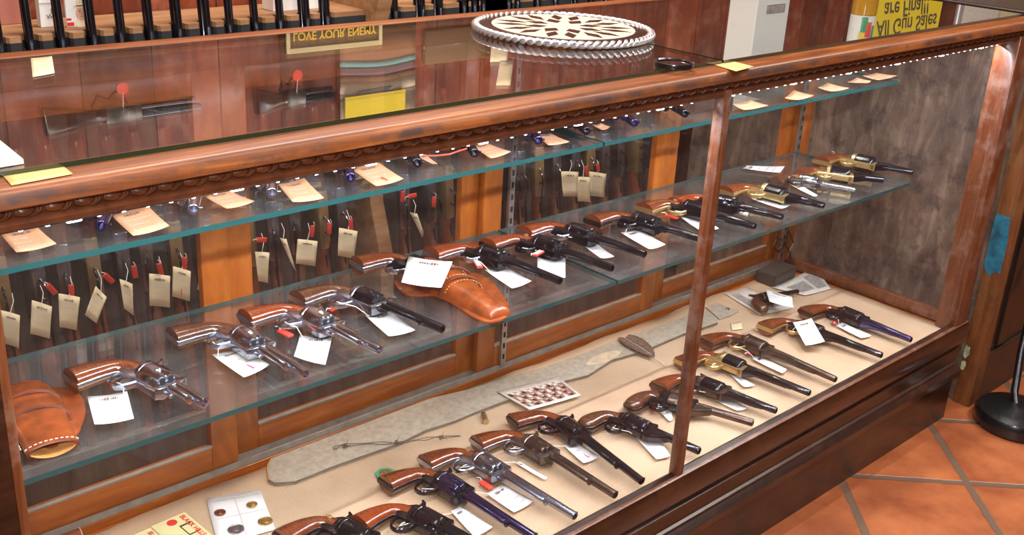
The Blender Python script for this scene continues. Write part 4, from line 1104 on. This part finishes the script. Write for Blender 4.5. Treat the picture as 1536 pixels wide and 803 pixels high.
b = MB(); b.lathe([(0, .0275), (0, .0305), (.0035, .0315), (.0075, .0305), (.008, .0285), (.006, .0268), (.001, .0268), (0, .0275)], M['black'], n=48, axis='z', cap=False); b.build('rim', o)
b = MB(); b.lathe([(.002, .0268), (.0045, .0265), (.006, .012), (.0063, .001)], M['lens'], n=40, axis='z'); b.build('glass', o)
RZ = 1.0342
quad_sheet('paper_label', 'pale wooden-looking label stuck on the top rail at the left', 'label', [(0, 259), (92, 247), (109, 261), (17, 278)], RZ, .001, M['lightwood'], .0)
quad_sheet('paper_label', 'small golden label on the top rail above the centre post', 'label', [(1071, 97), (1100, 92), (1131, 100), (1104, 107)], RZ, .001, M['lightwood'], .0)
quad_sheet('paper_label', 'tan paper label at the back edge of the glass top, upper left', 'label', [(46, 88), (78, 85), (82, 110), (49, 116)], ZG, .001, M['tag_tan'], .0003)
Q = flat([(-60, 195), (-2, 208), (35, 238), (-40, 250)], ZG, .006); c = sum(Q, Vector()) / 4; c.z = ZG
o = thing('notepad', 'white notepad at the left edge of the glass top', 'notepad', c)
b = MB(); b.prism([(p.x - c.x, p.y - c.y) for p in Q], .0005, .006, M['news'], .0006); b.build('sheets', o, smooth=0)
b = MB(); b.prism([((p.x - c.x) * .98, (p.y - c.y) * .98) for p in Q], .0002, .0012, M['black'], .0002); b.build('backing', o, smooth=0)

# ------------------------------------------------------------------ gun rack with rifles behind the case
RY = 1.19
rx = [U(u, 55 - .06 * u, y=RY - .012).x for u in (0, 50, 97, 144, 188, 231, 273, 315, 352, 390, 428, 464, 495)]
rx = [rx[0] - .13, rx[0] - .065] + rx
rx2 = [U(u, 18 - .02 * (u - 600), y=RY - .012).x for u in (600, 637, 664, 716, 767)] + [1.13, 1.20, 1.32, 1.40, 1.47, 1.55, 1.62, 1.68, 1.75, 1.83, 1.91]
SHZ = .930
rack = thing('gun_rack', 'wooden gun rack with notched felt-edged board behind the display case', 'gun rack', (.9, 1.28, 0))
RC = Vector((.9, 1.28, 0))
def rpart(mb, name, **k):
    mb.v = [p - RC for p in mb.v]; return mb.build(name, rack, **k)
px_ = U(560, 25, y=RY).x
for xa, xb, xs in ((-.36, px_ - .025, rx), (px_ + .025, 2.1, rx2)):
    pol = [(xa, 1.37), (xa, RY)]
    for x in xs:
        pol += [(x - .021, RY), (x - .016, RY + .006)] + [(x + .0155 * math.cos(a), RY + .014 - .0 + .0155 * math.sin(a)) for a in [PI - PI * k / 8 for k in range(9)]] + [(x + .016, RY + .006), (x + .021, RY)]
    pol += [(xb, RY), (xb, 1.37)]
    b = MB(); b.prism(pol, SHZ - .001, SHZ + .012, M['rackwood']); rpart(b, 'notched_board', smooth=0)
    b = MB(); b.prism([(x, y - .002 if y < 1.3 else y) for x, y in pol], SHZ - .016, SHZ + .0005, M['rubber']); rpart(b, 'felt_edge', smooth=0)
b = MB(); b.prism([(1.37, .05), (1.12, .05), (1.12, .3), (1.17, .45), (1.17, .88), (1.155, .92), (1.14, .97), (1.15, 1.01), (1.18, 1.04), (1.24, 1.06), (1.37, 1.07)], px_ - .022, px_ + .022, M['rackwood'], .004, Matrix(((0, 0, 1, 0), (1, 0, 0, 0), (0, 1, 0, 0), (0, 0, 0, 1)))); rpart(b, 'upright')
b = MB(); b.box((-.36, 1.355, .04), (2.1, 1.375, SHZ), M['rackdark']); rpart(b, 'back_panel', smooth=0)
b = MB(); b.box((-.36, 1.05, 0), (2.1, 1.37, .05), M['rackdark'], .003); b.box((-.36, 1.03, 0), (2.1, 1.05, .09), M['rackdark'], .003); rpart(b, 'butt_tray', smooth=0)

def rifle(label, x, mat='blued', stock='grip_dark', yaw=0.0, lean=.10, length=1.06):
    y0 = 1.115; tilt = -math.atan2((RY + .012) - y0, SHZ - .05)
    mt = Matrix.Translation((x, y0, .058)) @ Matrix.Rotation(tilt, 4, 'X') @ Matrix.Rotation(yaw, 4, 'Z')
    o = thing('rifle', label, 'rifle', group='rifles standing in the gun rack', mtx=mt)
    bm_ = M[mat]
    def ring(z, cy, hy, hx, n=16):
        return [(hx * math.cos(2 * PI * k / n), cy + hy * math.sin(2 * PI * k / n), z) for k in range(n)]
    b = MB(); b.loft([ring(z, cy, hy, hx) for z, cy, hy, hx in ((0, -.030, .052, .017), (.008, -.030, .055, .018), (.10, -.022, .046, .0185), (.20, -.012, .034, .018), (.27, -.004, .024, .016), (.325, .0, .020, .015))], M[stock]); b.build('stock', o, smooth=60)
    b = MB(); b.loft([ring(z, -.030, hy, hx) for z, hy, hx in ((-.006, .050, .016), (.002, .054, .0185))], M['brass'] if mat == 'brassy' else M['black']); b.build('butt_plate', o)
    b = MB(); b.box((-.015, -.028, .315), (.015, .024, .465), M['steel' if stock == 'stock' else 'brass'], .005); b.build('receiver', o)
    b = MB(); b.loft([ring(z, -.006, hy, hx) for z, hy, hx in ((.462, .021, .0165), (.55, .021, .0175), (.66, .019, .016), (.672, .016, .0135))], M[stock]); b.build('fore_end', o, smooth=60)
    b = MB(); b.lathe([(.46, .0115), (.70, .0098), (length - .002, .0086), (length, .0075), (length, .004), (length - .01, .004)], bm_, n=16, axis='z', c=(0, .008)); b.build('barrel', o)
    b = MB(); b.lathe([(.66, .0078), (length - .04, .0078), (length - .038, .005)], bm_, n=14, axis='z', c=(0, -.012)); b.box((-.0095, -.016, length - .09), (.0095, .012, length - .08), bm_, .001); b.build('magazine_tube', o)
    b = MB(); pts = interp([(0, -.028, .40, 0), (0, -.050, .385, 0), (0, -.056, .355, 0), (0, -.044, .325, 0), (0, -.046, .27, 0), (0, -.052, .22, 0), (0, -.040, .195, 0), (0, -.030, .22, 0), (0, -.024, .30, 0)], 3)
    b.tube([(p[0], p[1], p[2]) for p in pts], .003, bm_, 7); b.build('lever', o)
    b = MB(); b.tube([(0, -.028, .36), (0, -.038, .355), (0, -.046, .362)], .002, bm_, 6); b.build('trigger', o)
    b = MB(); b.prism([(.020, .315), (.038, .300), (.043, .304), (.030, .33), (.020, .335)], -.004, .004, bm_, .001, Matrix(((0, 0, 1, 0), (1, 0, 0, 0), (0, 1, 0, 0), (0, 0, 0, 1)))); b.build('hammer', o)
    b = MB(); b.prism([(.015, length - .03), (.015, length - .012), (.024, length - .018)], -.001, .001, bm_, 0, Matrix(((0, 0, 1, 0), (1, 0, 0, 0), (0, 1, 0, 0), (0, 0, 0, 1)))); b.build('front_sight', o, smooth=0)
    return o
rr = random.Random(11)
st_ = ['stock', 'grip', 'stock', 'stock', 'grip', 'stock']
for i, x in enumerate(rx):
    wh = 'outermost left, before the first barrel' if i == 0 else ('at the left picture edge' if i == 1 else '')
    rifle('rifle standing in the left rack bay, %s from its left end' % ORD[i], x, 'blued', st_[i % 6], rr.uniform(-.7, .2))
for i, x in enumerate(rx2):
    rifle('rifle standing in the right rack bay, %s from the rack upright' % ORD[i], x, 'blued', st_[(i + 2) % 6], rr.uniform(-.5, .1))

# cards and boxes on the rack board
def upright_card(name, lb, cat, u0, u1, vb, h, y, mat, thick=.004, decor=None):
    zb = SHZ + .0125
    a = U(u0, vb, y=y); c = U(u1, vb, y=y)
    o = thing(name, lb, cat, ((a.x + c.x) / 2, y, zb)); w = c.x - a.x
    b = MB(); b.box((-w / 2, 0, 0), (w / 2, thick, h), mat, .0006); b.build('panel', o, smooth=0)
    if decor: decor(o, w, h)
    return o
RX = Matrix.Rotation(PI / 2, 4, 'X')
def dec_white(o, w, h):
    b = MB(); text_into(b, 'J', .013, M['ink'], Matrix.Translation((w * .22, -.0006, .032)) @ RX); text_into(b, 'Wi', .013, M['ink'], Matrix.Translation((w * .14, -.0006, .020)) @ RX)
    b.build('lettering', o, smooth=0)
    b = MB(); b.box((-w / 2, -.0008, .048), (w / 2, .0002, .050), M['news']); b.build('fold_line', o, smooth=0)
def dec_portrait(o, w, h):
    def el(b, cx, cz, rx_, rz_, mat, yy, n=28): b.add([(cx + rx_ * math.cos(2 * PI * k / n), yy, cz + rz_ * math.sin(2 * PI * k / n)) for k in range(n)], [list(range(n))], mat)
    b = MB()
    b.box((-w / 2, -.0008, .002), (-w * .2, -.0002, h * .13), M['redink']); b.box((-w / 2, -.0008, h * .13), (-w * .25, -.0002, h * .16), M['paper']); b.box((-w / 2, -.0008, h * .18), (-w * .3, -.0002, h * .24), M['redink'])
    el(b, .01, h * .10, w * .36, h * .14, M['cream'], -.0008); el(b, .008, h * .36, w * .25, h * .20, M['skin'], -.0012)
    for sx in (-.09, .09):
        el(b, .008 + sx * w, h * .40, w * .035, h * .012, M['ink'], -.0016)
        b.box((.008 + sx * w - w * .06, -.0017, h * .425), (.008 + sx * w + w * .06, -.0014, h * .437), M['leather_dark'])
    b.prism([(.008 - w * .03, h * .33), (.008 + w * .03, h * .33), (.008, h * .39)], .0012, .0016, M['leather'], 0, RX); b.box((.008 - w * .07, -.0017, h * .27), (.008 + w * .07, -.0014, h * .28), M['leather_dark'])
    el(b, .008, h * .55, w * .36, h * .05, M['tag_tan'], -.0016); b.box((.008 - w * .22, -.0019, h * .55), (.008 + w * .22, -.0015, h * .72), M['tag_tan']); b.box((.008 - w * .22, -.002, h * .55), (.008 + w * .22, -.0016, h * .58), M['ink'])
    b.build('print', o, smooth=0)
upright_card('greeting_card', 'white card with dark lettering standing on the rack board', 'card', 62, 86, 42, .10, 1.27, M['paper'], .02, dec_white)
upright_card('portrait_card', 'portrait card of a person in a pale hat standing on the rack board', 'card', 101, 136, 40, .075, 1.25, M['paper'], .006, dec_portrait)
upright_card('cardboard_box', 'reddish cardboard box at the left end of the rack board', 'box', -8, 38, 12, .12, 1.33, plain('pink_carton', (.45, .16, .12), .7), .03)
upright_card('white_box', 'flat white box lying on the rack board left of the upright', 'box', 410, 486, 12, .035, 1.255, M['paper'], .05)

# tags hanging from the rifles
TY = 1.03
RT = [([(3, 467), (30, 473), (28, 522), (8, 516)], (18, 440)), ([(50, 452), (78, 460), (74, 508), (46, 501)], (60, 428)), ([(90, 442), (120, 446), (114, 495), (90, 491)], (105, 415)),
      ([(146, 431), (160, 446), (144, 485), (128, 473)], (146, 405)), ([(182, 420), (199, 426), (200, 473), (187, 463)], (188, 395)), ([(226, 412), (255, 414), (254, 461), (225, 459)], (238, 385)),
      ([(262, 401), (286, 407), (284, 452), (259, 445)], (270, 380)), ([(307, 392), (311, 394), (313, 439), (298, 435)], (306, 370)), ([(385, 379), (404, 379), (401, 424), (388, 422)], (392, 350)),
      ([(423, 360), (430, 360), (444, 408), (438, 398)], (422, 335)), ([(449, 360), (476, 362), (472, 399), (444, 396)], (462, 335)), ([(511, 343), (536, 347), (530, 388), (507, 384)], (520, 315)),
      ([(619, 321), (627, 322), (636, 350), (635, 359)], (620, 300)), ([(844, 258), (867, 258), (865, 295), (845, 295)], (856, 240)), ([(867, 266), (885, 266), (884, 303), (867, 302)], (872, 240)), ([(886, 258), (909, 261), (905, 296), (886, 294)], (895, 240))]
TL = ['at the far left beside the left corner post', 'second from the left behind the case', 'third from the left, under its red lock tag', 'curled one, fourth from the left', 'narrow turned one, fifth from the left',
      'sixth from left, large and square on', 'seventh from left, with a red tick', 'half hidden by the first door stile', 'just right of the first door stile', 'nearly edge-on, second right of the first stile',
      'third right of the first door stile', 'fourth right of the first door stile, largest there', 'edge-on one left of the second door stile', 'left one of the three hanging together', 'middle lower one of the three hanging together', 'right one of the three hanging together']
for (q, sp), lb in zip(RT, TL):
    Q = [U(u, v, y=TY) for u, v in q]
    Q[0].y += .01; Q[3].y += .004; Q[1].y += .002
    make_tag('tan rifle tag behind the doors, ' + lb, Q, M['tag_tan'], cat='hang tag', name='hang_tag', group='tan tags on the rifles', curl=.003, toward=Vector((-.3, -1, 0)),
             mark='red' if 'tick' in lb else None, string=(U(*sp, y=TY + .04), .5, .02))
RL = [((77, 434), 55), ((107, 437), 92), ((163, 418), 50), ((202, 408), 85), ((240, 404), 80), ((277, 395), 95), ((392, 360), 10), ((468, 347), 100), ((494, 343), 95), ((526, 337), 85), ((604, 295), 95), ((618, 294), 0), ((651, 303), 95), ((880, 256), 82), ((897, 252), 70)]
for i, ((u, v), a) in enumerate(RL):
    p = U(u, v, y=TY + .006); an = math.radians(a)
    ex = Vector((math.cos(an) * .9, .0, -math.sin(an)))
    ez = Vector((-.4, -1, .1)).normalized(); ey = ez.cross(ex).normalized()
    lock_tag('red lock tag on a rifle behind the doors, %s from the left' % ORD[i], None, None, 0, ln=.028, w=.011, group='red lock tags on rifles', rot3=frame_mtx(p, ex, ey))

# ------------------------------------------------------------------ wall things mirrored in the glass top
WY = 1.375
def wall_quad(u0, v0, u1, v1, y):
    """board on the wall plane y, mirrored between two pixel corners (u0, v0 = picture top left)"""
    a = UR(u0, v0, y); b = UR(u1, v1, y); return a, b
# LOVE YOUR ENEMY sign
tl, tr = UR(430, 79, WY - .02), UR(573, 69, WY - .02)
zt = (tl.z + tr.z) / 2; x0, x1 = tl.x, tr.x; hh = .105
o = thing('wall_sign', 'framed brown sign with yellow capital letters hanging over the gun rack', 'sign', ((x0 + x1) / 2, WY - .022, zt - hh)); w = x1 - x0
b = MB(); b.box((-w / 2, .004, 0), (w / 2, .018, hh), M['signbrown'], .001); b.build('board', o, smooth=0)
b = MB(); f = .013
for a, c in (((-w / 2, 0), (w / 2, f)), ((-w / 2, hh - f), (w / 2, hh)), ((-w / 2, f), (-w / 2 + f * .8, hh - f)), ((w / 2 - f * .8, f), (w / 2, hh - f))): b.box((a[0], 0, a[1]), (c[0], .014, c[1]), M['signcream'], .001)
b.build('frame', o, smooth=0)
b = MB(); text_into(b, 'LOVE YOUR ENEMY', w * .098, M['signgold'], Matrix.Translation((0, .003, hh * .60)) @ RX, 0, .001, .0006); b.build('lettering', o, smooth=0)
# striped blanket with bands and a yellow notice
bl_, br_ = UR(510, 100, WY - .012), UR(623, 100, WY - .012)
def zr(u, v): return UR(u, v, WY - .012).z
bx0, bx1 = bl_.x, br_.x; bw = bx1 - bx0; bz0 = zr(566, 36)
o = thing('wall_blanket', 'striped teal, plum and cream wool blanket hung on the back wall', 'blanket', ((bx0 + bx1) / 2, WY - .012, bz0))
bands = [(36, 'brownwool'), (74, 'brownwool'), (88, 'teal'), (99, 'purple'), (109, 'brownwool'), (120, 'creamwool'), (200, 'creamwool')]
b = MB(); n = 12
for (va, _), (vb, mt_) in zip(bands[:-1], bands[1:]):
    pass
edges = [36, 84, 94, 106, 116, 134, 205]; mats_ = ['brownwool', 'teal', 'purple', 'brownwool', 'creamwool', 'creamwool']
for i, mt_ in enumerate(mats_):
    za, zb = zr(566, edges[i]) - bz0, zr(566, edges[i + 1]) - bz0
    vs = []
    for k in range(n + 1):
        s = k / n; x = -bw / 2 + bw * s; arc = .010 * math.sin(PI * s * .9) if 0 < i else 0; arc2 = .010 * math.sin(PI * s * .9) if i < 5 else 0
        yy = .003 * math.sin(s * 9)
        vs += [(x, yy, za + arc), (x, yy, zb + arc2)]
    b.add(vs, [[2 * k, 2 * k + 2, 2 * k + 3, 2 * k + 1] for k in range(n)], M[mt_])
b.build('weave', o, solid=.003)
b = MB(); pts = [UR(u, v, WY - .016) for u, v in [(510, 152), (528, 148), (540, 138), (570, 131), (588, 129), (575, 138), (545, 146), (525, 158)]]
b.prism([(p.x - (bx0 + bx1) / 2, p.z - bz0) for p in pts], .004, .007, M['greydark'], 0, RX); b.build('feather_motif', o, smooth=0)
ya, yb = UR(521, 165, WY - .03), UR(611, 150, WY - .03); yt = UR(560, 142, WY - .03).z
o = thing('notice', 'plain yellow notice pinned over the striped blanket', 'notice', ((ya.x + yb.x) / 2, WY - .021, yt)); w = yb.x - ya.x
b = MB(); b.box((-w / 2, 0, 0), (w / 2, .003, .16), M['yellow'], .0005); b.build('sheet', o, smooth=0)
b = MB()
for k in range(14): b.box((-w * .22 + k * w * .032, -.0006, .060), (-w * .22 + k * w * .032 + w * .02, .0002, .066), M['ink'])
b.build('small_print', o, smooth=0)
# dark board
a, c = UR(637, 88, WY - .01), UR(745, 35, WY - .01)
o = thing('wall_board', 'dark brown board fixed to the back wall right of the blanket', 'board', ((a.x + c.x) / 2, WY - .012, min(a.z, c.z))); w = c.x - a.x
b = MB(); b.box((-w / 2, 0, 0), (w / 2, .02, abs(a.z - c.z) + .02), M['signbrown'], .01); b.build('panel', o)
# two long guns hung level on the wall
def wall_gun(lb, u0, v0, u1, v1, stock):
    a, c = UR(u0, v0, WY - .03), UR(u1, v1, WY - .03)
    o = thing('wall_rifle', lb, 'rifle', ((a.x + c.x) / 2, WY - .035, (a.z + c.z) / 2), group='rifles hung on the back wall'); w = c.x - a.x; o.rotation_euler = (0, 0, 0)
    XZ = RX
    b = MB(); b.prism([(-w * .5, -.035), (-w * .48, .03), (-w * .2, .016), (-w * .12, .014), (-w * .12, -.018), (-w * .2, -.016)], -.016, .016, M[stock], .006, XZ); b.build('stock', o)
    b = MB(); b.prism([(-w * .13, -.02), (-w * .13, .02), (w * .1, .018), (w * .1, -.018)], -.014, .014, M['case_hard'], .004, XZ); b.build('receiver', o)
    b = MB(); b.lathe([(w * .09, .011), (w * .5, .0085), (w * .5, .004)], M['blued'], n=14, c=(0, .008)); b.lathe([(w * .09, .009), (w * .46, .008)], M['blued'], n=12, c=(0, -.010)); b.build('barrel', o)
    b = MB(); b.tube([(w * .02, 0, -.02), (0, 0, -.045), (-w * .05, 0, -.05), (-w * .09, 0, -.035), (-w * .16, 0, -.045), (-w * .2, 0, -.02)], .003, M['blued'], 7); b.build('lever', o)
    b = MB(); b.tube([(-w * .02, -.012, -.01), (-w * .02, -.02, -.05)], .0008, M['string'], 5); b.lathe([(-.002, .014), (.002, .014)], M['red'], n=20, axis='y', c=(-.06, -w * .02), mtx=Matrix.Translation((0, -.018, 0))); b.build('red_ticket', o)
wall_gun('rifle hung level on the back wall, nearer the left end', 60, 182, 298, 155, 'grip_dark')
wall_gun('rifle hung level on the back wall beside the striped blanket', 380, 158, 500, 133, 'grip_dark')
for lb, q in (('upper tan tag pinned to the back wall right of the dark board', [(738, 57), (764, 58), (760, 92), (735, 93)]), ('lower tan tag with red dot pinned to the back wall', [(750, 91), (771, 90), (765, 128), (744, 128)])):
    Q = [UR(u, v, WY - .03) for u, v in q]
    make_tag(lb, Q, M['tag_tan'], cat='wall tag', name='wall_tag', ink=False, curl=.0, toward=Vector((0, -1, 0)), group='tags pinned on the wall')

# ------------------------------------------------------------------ counter to the right
KX = 1.915; KF = -.022; KH = 1.035
kc = thing('side_counter', 'weathered dark wooden counter with turquoise paint chips beside the display case', 'counter', (2.5, .5, 0)); KC = Vector((2.5, .5, 0))
def kpart(b, name, **k):
    b.v = [p - KC for p in b.v]; return b.build(name, kc, **k)
b = MB(); b.box((KX + .006, KF + .042, .0), (KX + .03, 1.0, KH - .03), M['weather'], .002); kpart(b, 'side_panel', smooth=0)
b = MB(); b.box((KX - .004, KF, 0), (KX + .05, KF + .046, KH - .03), M['column'], .003); kpart(b, 'corner_post')
b = MB(); b.box((KX + .05, KF + .012, 0), (3.6, KF + .04, KH - .03), M['darkwood'], .002)
for xa in (2.02, 2.62, 3.2): b.box((xa, KF + .004, .15), (xa + .05, KF + .02, KH - .08), M['darkwood'], .002)
b.box((KX + .05, KF + .002, 0), (3.6, KF + .02, .14), M['darkwood'], .003); kpart(b, 'front_panel', smooth=0)
b = MB(); b.box((KX - .006, KF - .01, KH - .03), (4.5, 1.0, KH), M['darkwood'], .004); kpart(b, 'counter_top', smooth=0)
def blot(cx, cz, r, n, seed, face):
    q = random.Random(seed); pts = []
    for k in range(n):
        a = 2 * PI * k / n; rr_ = r * (.7 + .4 * q.random()); pts.append((cx + rr_ * math.cos(a) * .7, cz + rr_ * math.sin(a) * 1.4))
    return pts
def side_chip(u, v, r, mat, name, seed):
    p = U(u, v, x=KX - .004); b = MB()
    pts = [(min(max(y, KF + .001), KF + .045), z) for y, z in blot(p.y, p.z, r, 16, seed, 0)]
    b.prism(pts, KX - .0052, KX - .0035, M[mat], 0, Matrix(((0, 0, 1, 0), (1, 0, 0, 0), (0, 1, 0, 0), (0, 0, 0, 1)))); kpart(b, name, smooth=0)
side_chip(1494, 372, .062, 'turq', 'paint_patch', 5)
side_chip(1450, 528, .014, 'verd', 'paint_patch', 9); side_chip(1444, 548, .012, 'verd', 'paint_patch', 4); side_chip(1449, 500, .008, 'verd', 'paint_patch', 2)
KT = KH
def counter_item(u, v, y):  return UR(u, v, y)
# yellow sign
YS = .78
a, c = UR(1311, 20, YS), UR(1411, 20, YS); w = c.x - a.x; zb = KT
zt_ = UR(1360, 72, YS).z
l1 = UR(1362, 36, YS).z; l2 = UR(1354, 12, YS).z
o = thing('counter_sign', 'yellow sign about gun sales standing on the side counter', 'sign', ((a.x + c.x) / 2, YS, KT + .0005))
b = MB(); b.box((-w / 2, 0, 0), (w / 2, .006, zt_ - zb), M['yellow'], .0008); b.build('panel', o, smooth=0)
b = MB(); text_into(b, 'All Gun Sales', w * .165, M['ink'], Matrix.Translation((0, -.0006, l1 - zb)) @ RX, .25, .0005, .0005); text_into(b, 'are Final!!', w * .165, M['ink'], Matrix.Translation((-w * .05, -.0006, l2 - zb)) @ RX, .25, .0005, .0005); b.build('lettering', o, smooth=0)
b = MB(); b.prism([(0.006, 0), (.06, 0), (.006, (zt_ - zb) * .6)], -.01, .01, M['yellow'], 0, Matrix(((0, 0, 1, 0), (1, 0, 0, 0), (0, 1, 0, 0), (0, 0, 0, 1)))); b.build('easel', o, smooth=0)
# bottle
YB = .70
a, c = UR(1274, 24, YB), UR(1315, 24, YB); r = (c.x - a.x) / 2 * .47
zl0 = UR(1295, 21, YB).z - KT
o = thing('tea_bottle', 'bottle of amber tea with bright paper label on the side counter', 'bottle', ((a.x + c.x) / 2, YB, KT))
b = MB(); b.lathe([(0, r * .8), (.004, r * .95), (.02, r), (zl0 - .006, r), (zl0, r * .96), (zl0 + .10, r * .96), (zl0 + .106, r), (zl0 + .12, r * .95), (zl0 + .16, r * .42), (zl0 + .175, r * .4)], M['amber'], n=32, axis='z'); b.build('body', o, smooth=60)
b = MB(); b.lathe([(zl0 + .001, r * .985), (zl0 + .099, r * .985)], M['label_w'], n=32, axis='z', cap=False)
for t0, t1, z0, z1, mt_ in ((3.6, 4.1, .005, .05, 'green'), (4.0, 4.5, .02, .065, 'red'), (3.5, 4.0, .05, .095, 'signgold'), (4.55, 4.9, .03, .075, 'green'), (4.3, 4.8, .07, .095, 'redink')):
    nn = 6; b.add([(r * 1.0 * math.cos(t0 + (t1 - t0) * k / nn), r * 1.0 * math.sin(t0 + (t1 - t0) * k / nn), zl0 + z) for k in range(nn + 1) for z in (z0, z1)], [[2 * k, 2 * k + 2, 2 * k + 3, 2 * k + 1] for k in range(nn)], M[mt_])
b.build('label', o, smooth=60)
b = MB(); b.lathe([(zl0 + .172, r * .46), (zl0 + .192, r * .46), (zl0 + .194, r * .4)], M['paper'], n=24, axis='z'); b.build('cap', o)
# dark hat shaped bowl
YD = .62
a, c = UR(1183, 4, YD), UR(1290, 4, YD); r = min((c.x - a.x) / 2 * .5, .12)
o = thing('bowl', 'wide black glossy bowl at the left front of the side counter', 'bowl', ((a.x + c.x) / 2, YD, KT))
b = MB(); b.lathe([(0, r * .5), (.006, r * .55), (.02, r * .85), (.04, r), (.044, r * .99), (.04, r * .94), (.02, r * .78), (.012, r * .1)], M['black'], n=40, axis='z'); b.build('body', o, smooth=60)
# white carton
YC = .86
a, c = UR(1132, 40, YC), UR(1180, 40, YC); w = c.x - a.x
o = thing('white_cabinet', 'tall whitish metal box at the left back of the side counter', 'box', ((a.x + c.x) / 2, YC, KT))
b = MB(); b.box((-w / 2, 0, 0), (w / 2, .10, .34), M['label_w'], .004); b.build('body', o, smooth=0)
b = MB(); b.box((-w * .2, -.002, .12), (w * .35, .001, .145), M['newsgrey']); b.build('badge_plate', o, smooth=0)
# framed cards and a post at the right
YF = .85
a, c = UR(1428, 20, YF), UR(1447, 20, YF)
o = thing('sign_post', 'slim pale metal post on the side counter', 'post', ((a.x + c.x) / 2, YF, KT))
b = MB(); b.lathe([(0, .03), (.006, .03), (.008, .012), (.5, .012), (.505, .004)], M['silver'], n=20, axis='z'); b.build('pole', o)
for i, (u0, u1, v0, mt_, lb) in enumerate(((1448, 1500, 10, 'sepia_l', 'framed cream card at the right of the side counter'), (1505, 1580, 6, 'tag_tan', 'rough tan box at the far right of the side counter'))):
    a, c = UR(u0, v0, YF), UR(u1, v0, YF); w = c.x - a.x
    o = thing('picture_frame' if i == 0 else 'tan_box', lb, 'frame' if i == 0 else 'box', ((a.x + c.x) / 2, YF, KT))
    b = MB(); b.box((-w / 2, 0, 0), (w / 2, .02 if i == 0 else .12, .30), M[mt_], .002); b.build('panel', o, smooth=0)
    if i == 0:
        b = MB()
        for z0 in (.06, .16, .26): b.box((-w * .35, -.001, z0), (w * .3, .0005, z0 + .022), M['paper']); b.box((-w * .25, -.0016, z0 + .006), (w * .2, -.0008, z0 + .016), M['ink'])
        b.build('inner_cards', o, smooth=0)

# black stand on the floor
p = U(1527, 622, z=.03)
o = thing('floor_stand', 'black round cast base of a stand on the terracotta floor', 'stand', (p.x, p.y, 0))
b = MB(); b.lathe([(0, .100), (.006, .106), (.030, .106), (.042, .100), (.046, .085), (.050, .070), (.056, .030), (.060, .018)], M['black'], n=56, axis='z'); b.build('base', o, smooth=40)
b = MB(); b.tube([(.0, 0.01, .05), (.025, .03, .075), (.09, .06, .16), (.20, .10, .32), (.30, .14, .6), (.30, .14, 1.0)], .010, M['black'], 12); b.build('pole', o)

# ------------------------------------------------------------------ lights
def area(name, loc, target, size, sy, power, col):
    l = bpy.data.lights.new(name, 'AREA'); l.shape = 'RECTANGLE'; l.size = size; l.size_y = sy; l.energy = power; l.color = col
    o = bpy.data.objects.new(name, l); COL.objects.link(o); o.location = loc
    d = Vector(target) - Vector(loc); o.rotation_euler = d.to_track_quat('-Z', 'Y').to_euler(); return o
area('ceiling_fill', (.2, -.9, 2.66), (.2, -.9, 0), 1.2, .5, 18, (1, .95, .88))  # unseen area fill standing for the warm room light
area('ceiling_fill', (2.0, -1.0, 2.66), (2.0, -1.0, 0), 1.2, .5, 22, (1, .95, .88))  # second unseen fill, further right
area('ceiling_fill', (3.2, -.7, 2.66), (3.2, -.7, 0), .8, .5, 34, (1, .94, .86))  # unseen, added to brighten the mirrored yellow sign
area('ceiling_fill', (.8, .95, 2.66), (.8, 1.0, 0), 1.6, .3, 60, (1, .92, .82))  # unseen rear fill, strengthened to light the rack and back wall
for px_l, py_l, e_l in ((-.3, -1.1, 38), (1.7, -1.3, 24)):      # added unseen fills that whiten the ceiling mirrored in the nickel
    gl = bpy.data.lights.new('bounce_fill', 'POINT'); gl.energy = e_l; gl.shadow_soft_size = .14; gl.color = (.95, .97, 1.0)
    go = bpy.data.objects.new('bounce_fill', gl); COL.objects.link(go); go.location = (px_l, py_l, 2.25)
l = bpy.data.lights.new('camera_flash', 'SPOT'); l.energy = 78; l.spot_size = math.radians(85); l.spot_blend = .5; l.shadow_soft_size = .035; l.color = (1, .95, .88)
fo = bpy.data.objects.new('camera_flash', l); COL.objects.link(fo); fm = M4.copy()
fo.matrix_world = Matrix.Translation(Vector((0, 0, .13))) @ M4
# LED strip light along the underside of the top rail
for xa, xb in ((-.465, .63), (.68, 1.735)):
    area('led_strip_light', ((xa + xb) / 2, .034, .972), ((xa + xb) / 2, .25, .4), xb - xa, .008, 7.5, (.84, .88, 1.0))

w = bpy.data.worlds.new('room_air'); SC.world = w; w.use_nodes = True
w.node_tree.nodes['Background'].inputs[0].default_value = (.9, .75, .62, 1); w.node_tree.nodes['Background'].inputs[1].default_value = .06
SC.view_settings.view_transform = 'Standard'; SC.view_settings.look = 'None'; SC.view_settings.gamma = 1; SC.view_settings.exposure = 0.04
SC.view_settings.use_curve_mapping = False
cy = SC.cycles
cy.max_bounces = 10; cy.glossy_bounces = 6; cy.diffuse_bounces = 3; cy.transparent_max_bounces = 40; cy.transmission_bounces = 8
cy.caustics_reflective = False; cy.caustics_refractive = False; cy.sample_clamp_indirect = 4
